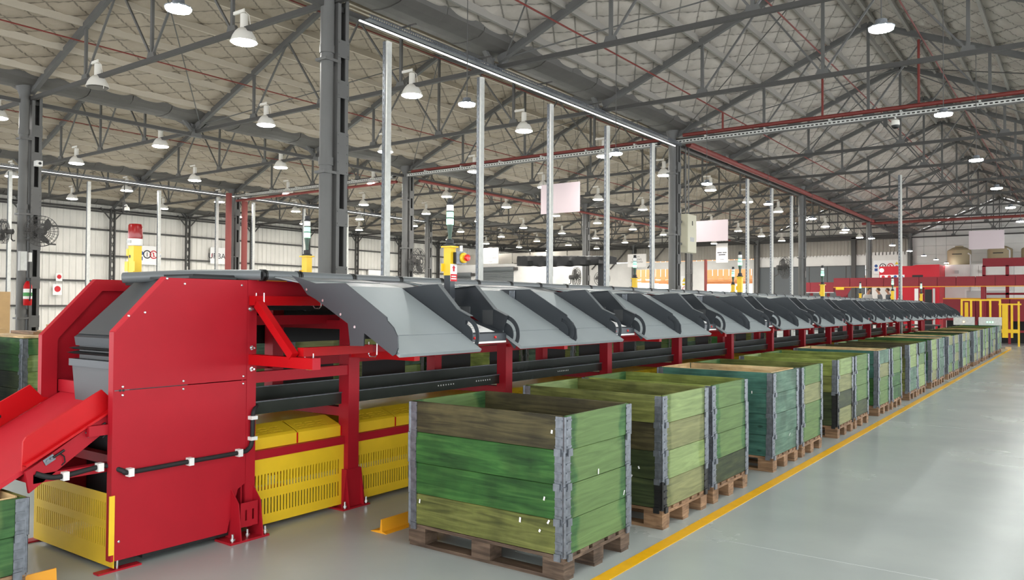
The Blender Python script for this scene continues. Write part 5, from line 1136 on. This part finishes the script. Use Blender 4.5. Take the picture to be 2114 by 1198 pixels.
ob('room_roof', MB().box(-6.5, 0.6, 0, 4, 3.98, 4.06), M['white_wall'], t); ob('window_glass', MB().box(-5.4, -3.5, -0.04, 0.0, 1.6, 2.55), M['ink_grey'], t); ob('window_frame', MB().box(-5.5, -3.4, -0.03, 0.0, 1.5, 2.65), M['white'], t)
for x in (-5.9, -4.6): ob('flood_lamp', MB().box(x-0.1, x+0.1, -0.15, 0.0, 3.55, 3.72), M['ink_grey'], t)
for i, (x, s) in enumerate(((-5.9, 1.0), (-3.85, 1.0), (-2.2, 1.0))):
    tk = thing('water_tank', ['brown water tank with domed lid, left on the white room', 'brown water tank, middle one on the white room', 'brown water tank cut by the right picture edge'][i], 'tank', (x, 53.2, 4.06), group='water tanks')
    ob('tank_body', MB().lathe([(0.60, 0.0), (0.63, 0.03), (0.63, 0.85), (0.6, 0.9), (0.35, 1.05), (0.2, 1.09)], n=24), M['tank'], tk, smooth=True); ob('tank_lid', MB().lathe([(0.22, 1.09), (0.22, 1.15), (0.1, 1.17)], n=16), M['tank'], tk, smooth=True)
    ob('tank_stripe', MB().box(-0.3, 0.2, -0.645, -0.6, 0.62, 0.67), M['black'], tk)
for i, x in enumerate((-5.2, -3.3)): pipe('vent_pipe', [(x, 51.9, 2.5), (x, 51.9, 4.6+0.2*i), (x-0.12, 51.9, 4.7+0.2*i)], 0.04, 'ink_grey', ['thin grey vent pipe left on the white room', 'thin grey vent pipe between the brown tanks'][i], n=8)

# yellow railing, gate and grey control boxes at the end of the crates
t = thing('yellow_railing', 'yellow steel railing at the far end of the sorter', 'railing', (0, 36.5, 0))
ob('top_rail', MB().box(-4.0, -2.62, -0.04, 0.04, 1.86, 1.92), M['yellow'], t); ob('top_rail', MB().box(-4.0, -3.1, 0.6, 0.66, 1.86, 1.92), M['yellow'], t)
for x in (-3.97, -3.64, -3.31, -2.98, -2.65): ob('rail_post', MB().box(x-0.035, x+0.035, -0.035, 0.035, 0, 1.86), M['yellow'], t)
ob('rail_post', MB().box(-3.92, -3.80, 0.5, 0.6, 0, 1.8), M['yellow'], t); ob('lower_rail', MB().box(-4.0, -2.62, -0.03, 0.03, 0.3, 0.36), M['yellow'], t)
t = thing('yellow_gate', 'yellow gate frame right of the railing, beside the aisle', 'gate', (0, 38.5, 0))
ob('gate_rail', MB().box(-2.85, -2.05, -0.03, 0.03, 1.70, 1.76), M['yellow'], t); ob('gate_rail', MB().box(-2.75, -2.15, -0.03, 0.03, 0.55, 0.7), M['yellow'], t); ob('gate_post', MB().box(-2.72, -2.52, -0.1, 0.1, 0.35, 1.70), M['yellow'], t); ob('gate_post', MB().box(-2.42, -2.34, -0.04, 0.04, 0.35, 1.70), M['yellow'], t); ob('gate_post', MB().box(-2.18, -2.11, 0.0, 0.06, 0, 1.85), M['yellow'], t)
for i, (x0, x1, n, mt) in enumerate(((-4.15, -3.45, 1, 'led_amber'), (-3.29, -2.55, 3, 'green_glow'))):
    if i == 0: mat('led_amber', S(255, 190, 80), 0.3, emit=(1, 0.6, 0.15, 1), es=4.0)
    t = thing('control_box', ['grey control box with one amber light under the last chute', 'grey control box with three green lights beside it'][i], 'control box', (0, 35.6, 0))
    ob('box_body', MB().box(x0, x1, 0, 0.3, 0.9, 1.22), M['ink_grey'], t); ob('box_lid', MB().box(x0-0.01, x1+0.01, -0.015, 0.0, 0.91, 1.21), M['post_galv'], t)
    for j in range(n): ob('indicator', MB().cyl(((x0+x1)/2+(j-(n-1)/2)*0.09, -0.015, 1.03), ((x0+x1)/2+(j-(n-1)/2)*0.09, -0.03, 1.03), 0.022, 10), M[mt], t)
    for x in (x0+0.08, x1-0.08): ob('box_leg', MB().box(x-0.03, x+0.03, 0.1, 0.16, 0, 0.9), M['steel_dark'], t)
extinguisher((-7.1, 41.5, 1.651), 'red and white fire extinguisher standing on the work table')

# ------------------------------------------------------------------ people on the raised platform
pf = thing('work_platform', 'low dark platform on which the three people stand', 'platform', (0, 41.6, 0))
for j in range(8): ob('platform_board', MB().box(-9.6+j*0.5, -9.6+j*0.5+0.49, 0, 2.0, 0.70, 0.75), M['steel_dark'], pf)
for x in (-9.5, -7.6, -5.7):
    for y in (0.1, 1.9): ob('platform_leg', MB().box(x-0.05, x+0.05, y-0.05, y+0.05, 0, 0.7), M['steel_dark'], pf)
tb = thing('work_table', 'dark work table in front of the three people', 'table', (-8.1, 41.55, 0.75)); ob('table_top', MB().box(-1.3, 1.3, -0.2, 0.12, 0.86, 0.9), M['black'], tb)
for x in (-1.2, 1.1): ob('table_leg', MB().box(x-0.04, x+0.04, -0.05, 0.05, 0, 0.86), M['black'], tb)
def skin_obj(name, verts, edges, radii, mt, parent, sub=2):
    me = bpy.data.meshes.new(name); me.from_pydata(verts, edges, []); me.materials.append(None)
    o = bpy.data.objects.new(name, me); COL.objects.link(o); o.parent = parent
    me_layer = me.skin_vertices[0] if me.skin_vertices else None
    md = o.modifiers.new('skin', 'SKIN'); md.use_smooth_shade = True
    if not me.skin_vertices: 
        bpy.context.view_layer.objects.active = o
    for i, r_ in enumerate(radii):
        me.skin_vertices[0].data[i].radius = r_ if isinstance(r_, tuple) else (r_, r_)
    me.skin_vertices[0].data[0].use_root = True
    o.modifiers.new('subdivision', 'SUBSURF').levels = sub; o.modifiers['subdivision'].render_levels = sub
    dg = bpy.context.evaluated_depsgraph_get(); dg.update()
    m2 = bpy.data.meshes.new_from_object(o.evaluated_get(dg)); m2.name = name; m2.materials.clear(); m2.materials.append(None)
    o.modifiers.clear(); o.data = m2; bpy.data.meshes.remove(me)
    m2.polygons.foreach_set('use_smooth', [True]*len(m2.polygons))
    o.material_slots[0].link = 'OBJECT'; o.material_slots[0].material = mt
    return o
def person(loc, rz, lab, shirt, lean=0.12, reach=0.35, hair_long=False):
    """standing figure facing -Y in local space, both forearms reaching over the table"""
    t = thing('person', lab, 'person', loc, (0, 0, rz), group=None)
    H_ = lambda z: -lean*max(0.0, (z-0.95))/0.6      # forward lean above the hips
    V = [(0, 0, 0.95), (0, H_(1.15), 1.15), (0, H_(1.35), 1.35), (0, H_(1.45), 1.46), (0, H_(1.5)-0.01, 1.53), (0, H_(1.6)-0.03, 1.60), (0, H_(1.66)-0.03, 1.67), (0, H_(1.7)-0.03, 1.73)]
    E_ = [(0, 1), (1, 2), (2, 3), (3, 4), (4, 5), (5, 6), (6, 7)]
    Rr = [(0.16, 0.11), (0.145, 0.10), (0.17, 0.11), (0.09, 0.075), 0.05, (0.068, 0.078), (0.078, 0.092), (0.055, 0.068)]
    arms = {}
    for s in (-1, 1):
        b0 = len(V); V += [(s*0.19, H_(1.4), 1.40), (s*0.25, H_(1.2)-0.03, 1.16), (s*0.2, H_(1.2)-reach, 1.05), (s*0.17, H_(1.2)-reach-0.09, 1.03)]
        E_ += [(2, b0), (b0, b0+1), (b0+1, b0+2), (b0+2, b0+3)]; Rr += [0.06, 0.045, 0.03, (0.035, 0.018)]
        h0 = b0+3
        for f_ in range(5):
            fx = (f_-2)*0.018; L_ = (0.05, 0.075, 0.085, 0.078, 0.06)[f_]; y0 = V[h0][1]
            if f_ == 0: a1, a2 = (s*0.17-s*0.035, y0-0.02, 1.02), (s*0.17-s*0.055, y0-0.05, 1.005)
            else: a1, a2 = (s*0.17+fx*s, y0-L_*0.6, 1.02), (s*0.17+fx*s, y0-L_, 1.0)
            k = len(V); V += [a1, a2]; E_ += [(h0, k), (k, k+1)]; Rr += [0.0095, 0.008]
        b1 = len(V); V += [(s*0.09, 0.0, 0.88), (s*0.10, -0.01, 0.50), (s*0.10, 0.02, 0.10), (s*0.10, -0.03, 0.035), (s*0.105, -0.15, 0.03)]
        E_ += [(0, b1), (b1, b1+1), (b1+1, b1+2), (b1+2, b1+3), (b1+3, b1+4)]; Rr += [0.085, 0.06, 0.042, 0.035, (0.04, 0.025)]
    skin_obj('body', V, E_, Rr, M['skin'], t)
    # face: nose, eyes, mouth, ears
    hy, hz = H_(1.66)-0.03, 1.66
    ob('nose', MB().prism([(hy-0.085, hz+0.005), (hy-0.115, hz-0.03), (hy-0.085, hz-0.035)], 'x', -0.012, 0.012), M['skin'], t)
    for s in (-1, 1):
        ob('eye', MB().lathe([(0.002, -0.009), (0.010, -0.004), (0.010, 0.004), (0.002, 0.009)], (s*0.032, hy-0.084, hz+0.012), 8), M['ink'], t); ob('ear', MB().lathe([(0.004, -0.03), (0.014, -0.015), (0.014, 0.015), (0.004, 0.03)], (s*0.082, hy+0.005, hz-0.005), 8), M['skin'], t)
    ob('mouth', MB().box(-0.022, 0.022, hy-0.09, hy-0.082, hz-0.062, hz-0.055), M['ink_red'], t)
    hp = [(0.004, 0.125), (0.055, 0.115), (0.09, 0.07), (0.1, 0.02), (0.092, -0.02 if not hair_long else -0.14), (0.07, -0.03 if not hair_long else -0.17)]
    hm_ = MB().lathe(hp, (0, hy+0.022, hz), 18); hm_.v = [(x, y if z > hz+0.03 else max(y, hy-0.015), z) for x, y, z in hm_.v]
    ob('hair', hm_, M['hair'], t, smooth=True)
    SV = [(0, 0, 0.93), (0, H_(1.15), 1.15), (0, H_(1.35), 1.36), (0, H_(1.45), 1.46)]; SE = [(0, 1), (1, 2), (2, 3)]; SR = [(0.175, 0.125), (0.16, 0.115), (0.185, 0.125), (0.085, 0.08)]
    for s in (-1, 1):
        k = len(SV); SV += [(s*0.19, H_(1.4), 1.40), (s*0.25, H_(1.2)-0.03, 1.16), (s*0.215, H_(1.2)-reach*0.65, 1.085)]; SE += [(2, k), (k, k+1), (k+1, k+2)]; SR += [0.075, 0.06, 0.05]
    skin_obj('shirt', SV, SE, SR, M[shirt], t)
    TV = [(0, 0, 0.96)]; TE = []; TR = [(0.17, 0.125)]
    for s in (-1, 1):
        k = len(TV); TV += [(s*0.09, 0, 0.87), (s*0.10, -0.01, 0.50), (s*0.10, 0.02, 0.09)]; TE += [(0, k), (k, k+1), (k+1, k+2)]; TR += [0.1, 0.075, 0.06]
    skin_obj('trousers', TV, TE, TR, M['trousers'], t)
    return t
person((-8.74, 42.1, 0.75), 0.9, 'person in a pale shirt reaching right over the table', 'shirt_white', 0.2, 0.42)
person((-8.05, 42.3, 0.75), -1.2, 'person in a grey shirt, middle one of the three people', 'shirt_grey', 0.12, 0.3)
person((-7.7, 42.8, 0.75), -0.9, 'person in a dark shirt, rightmost of the three people', 'shirt_dark', 0.15, 0.3)
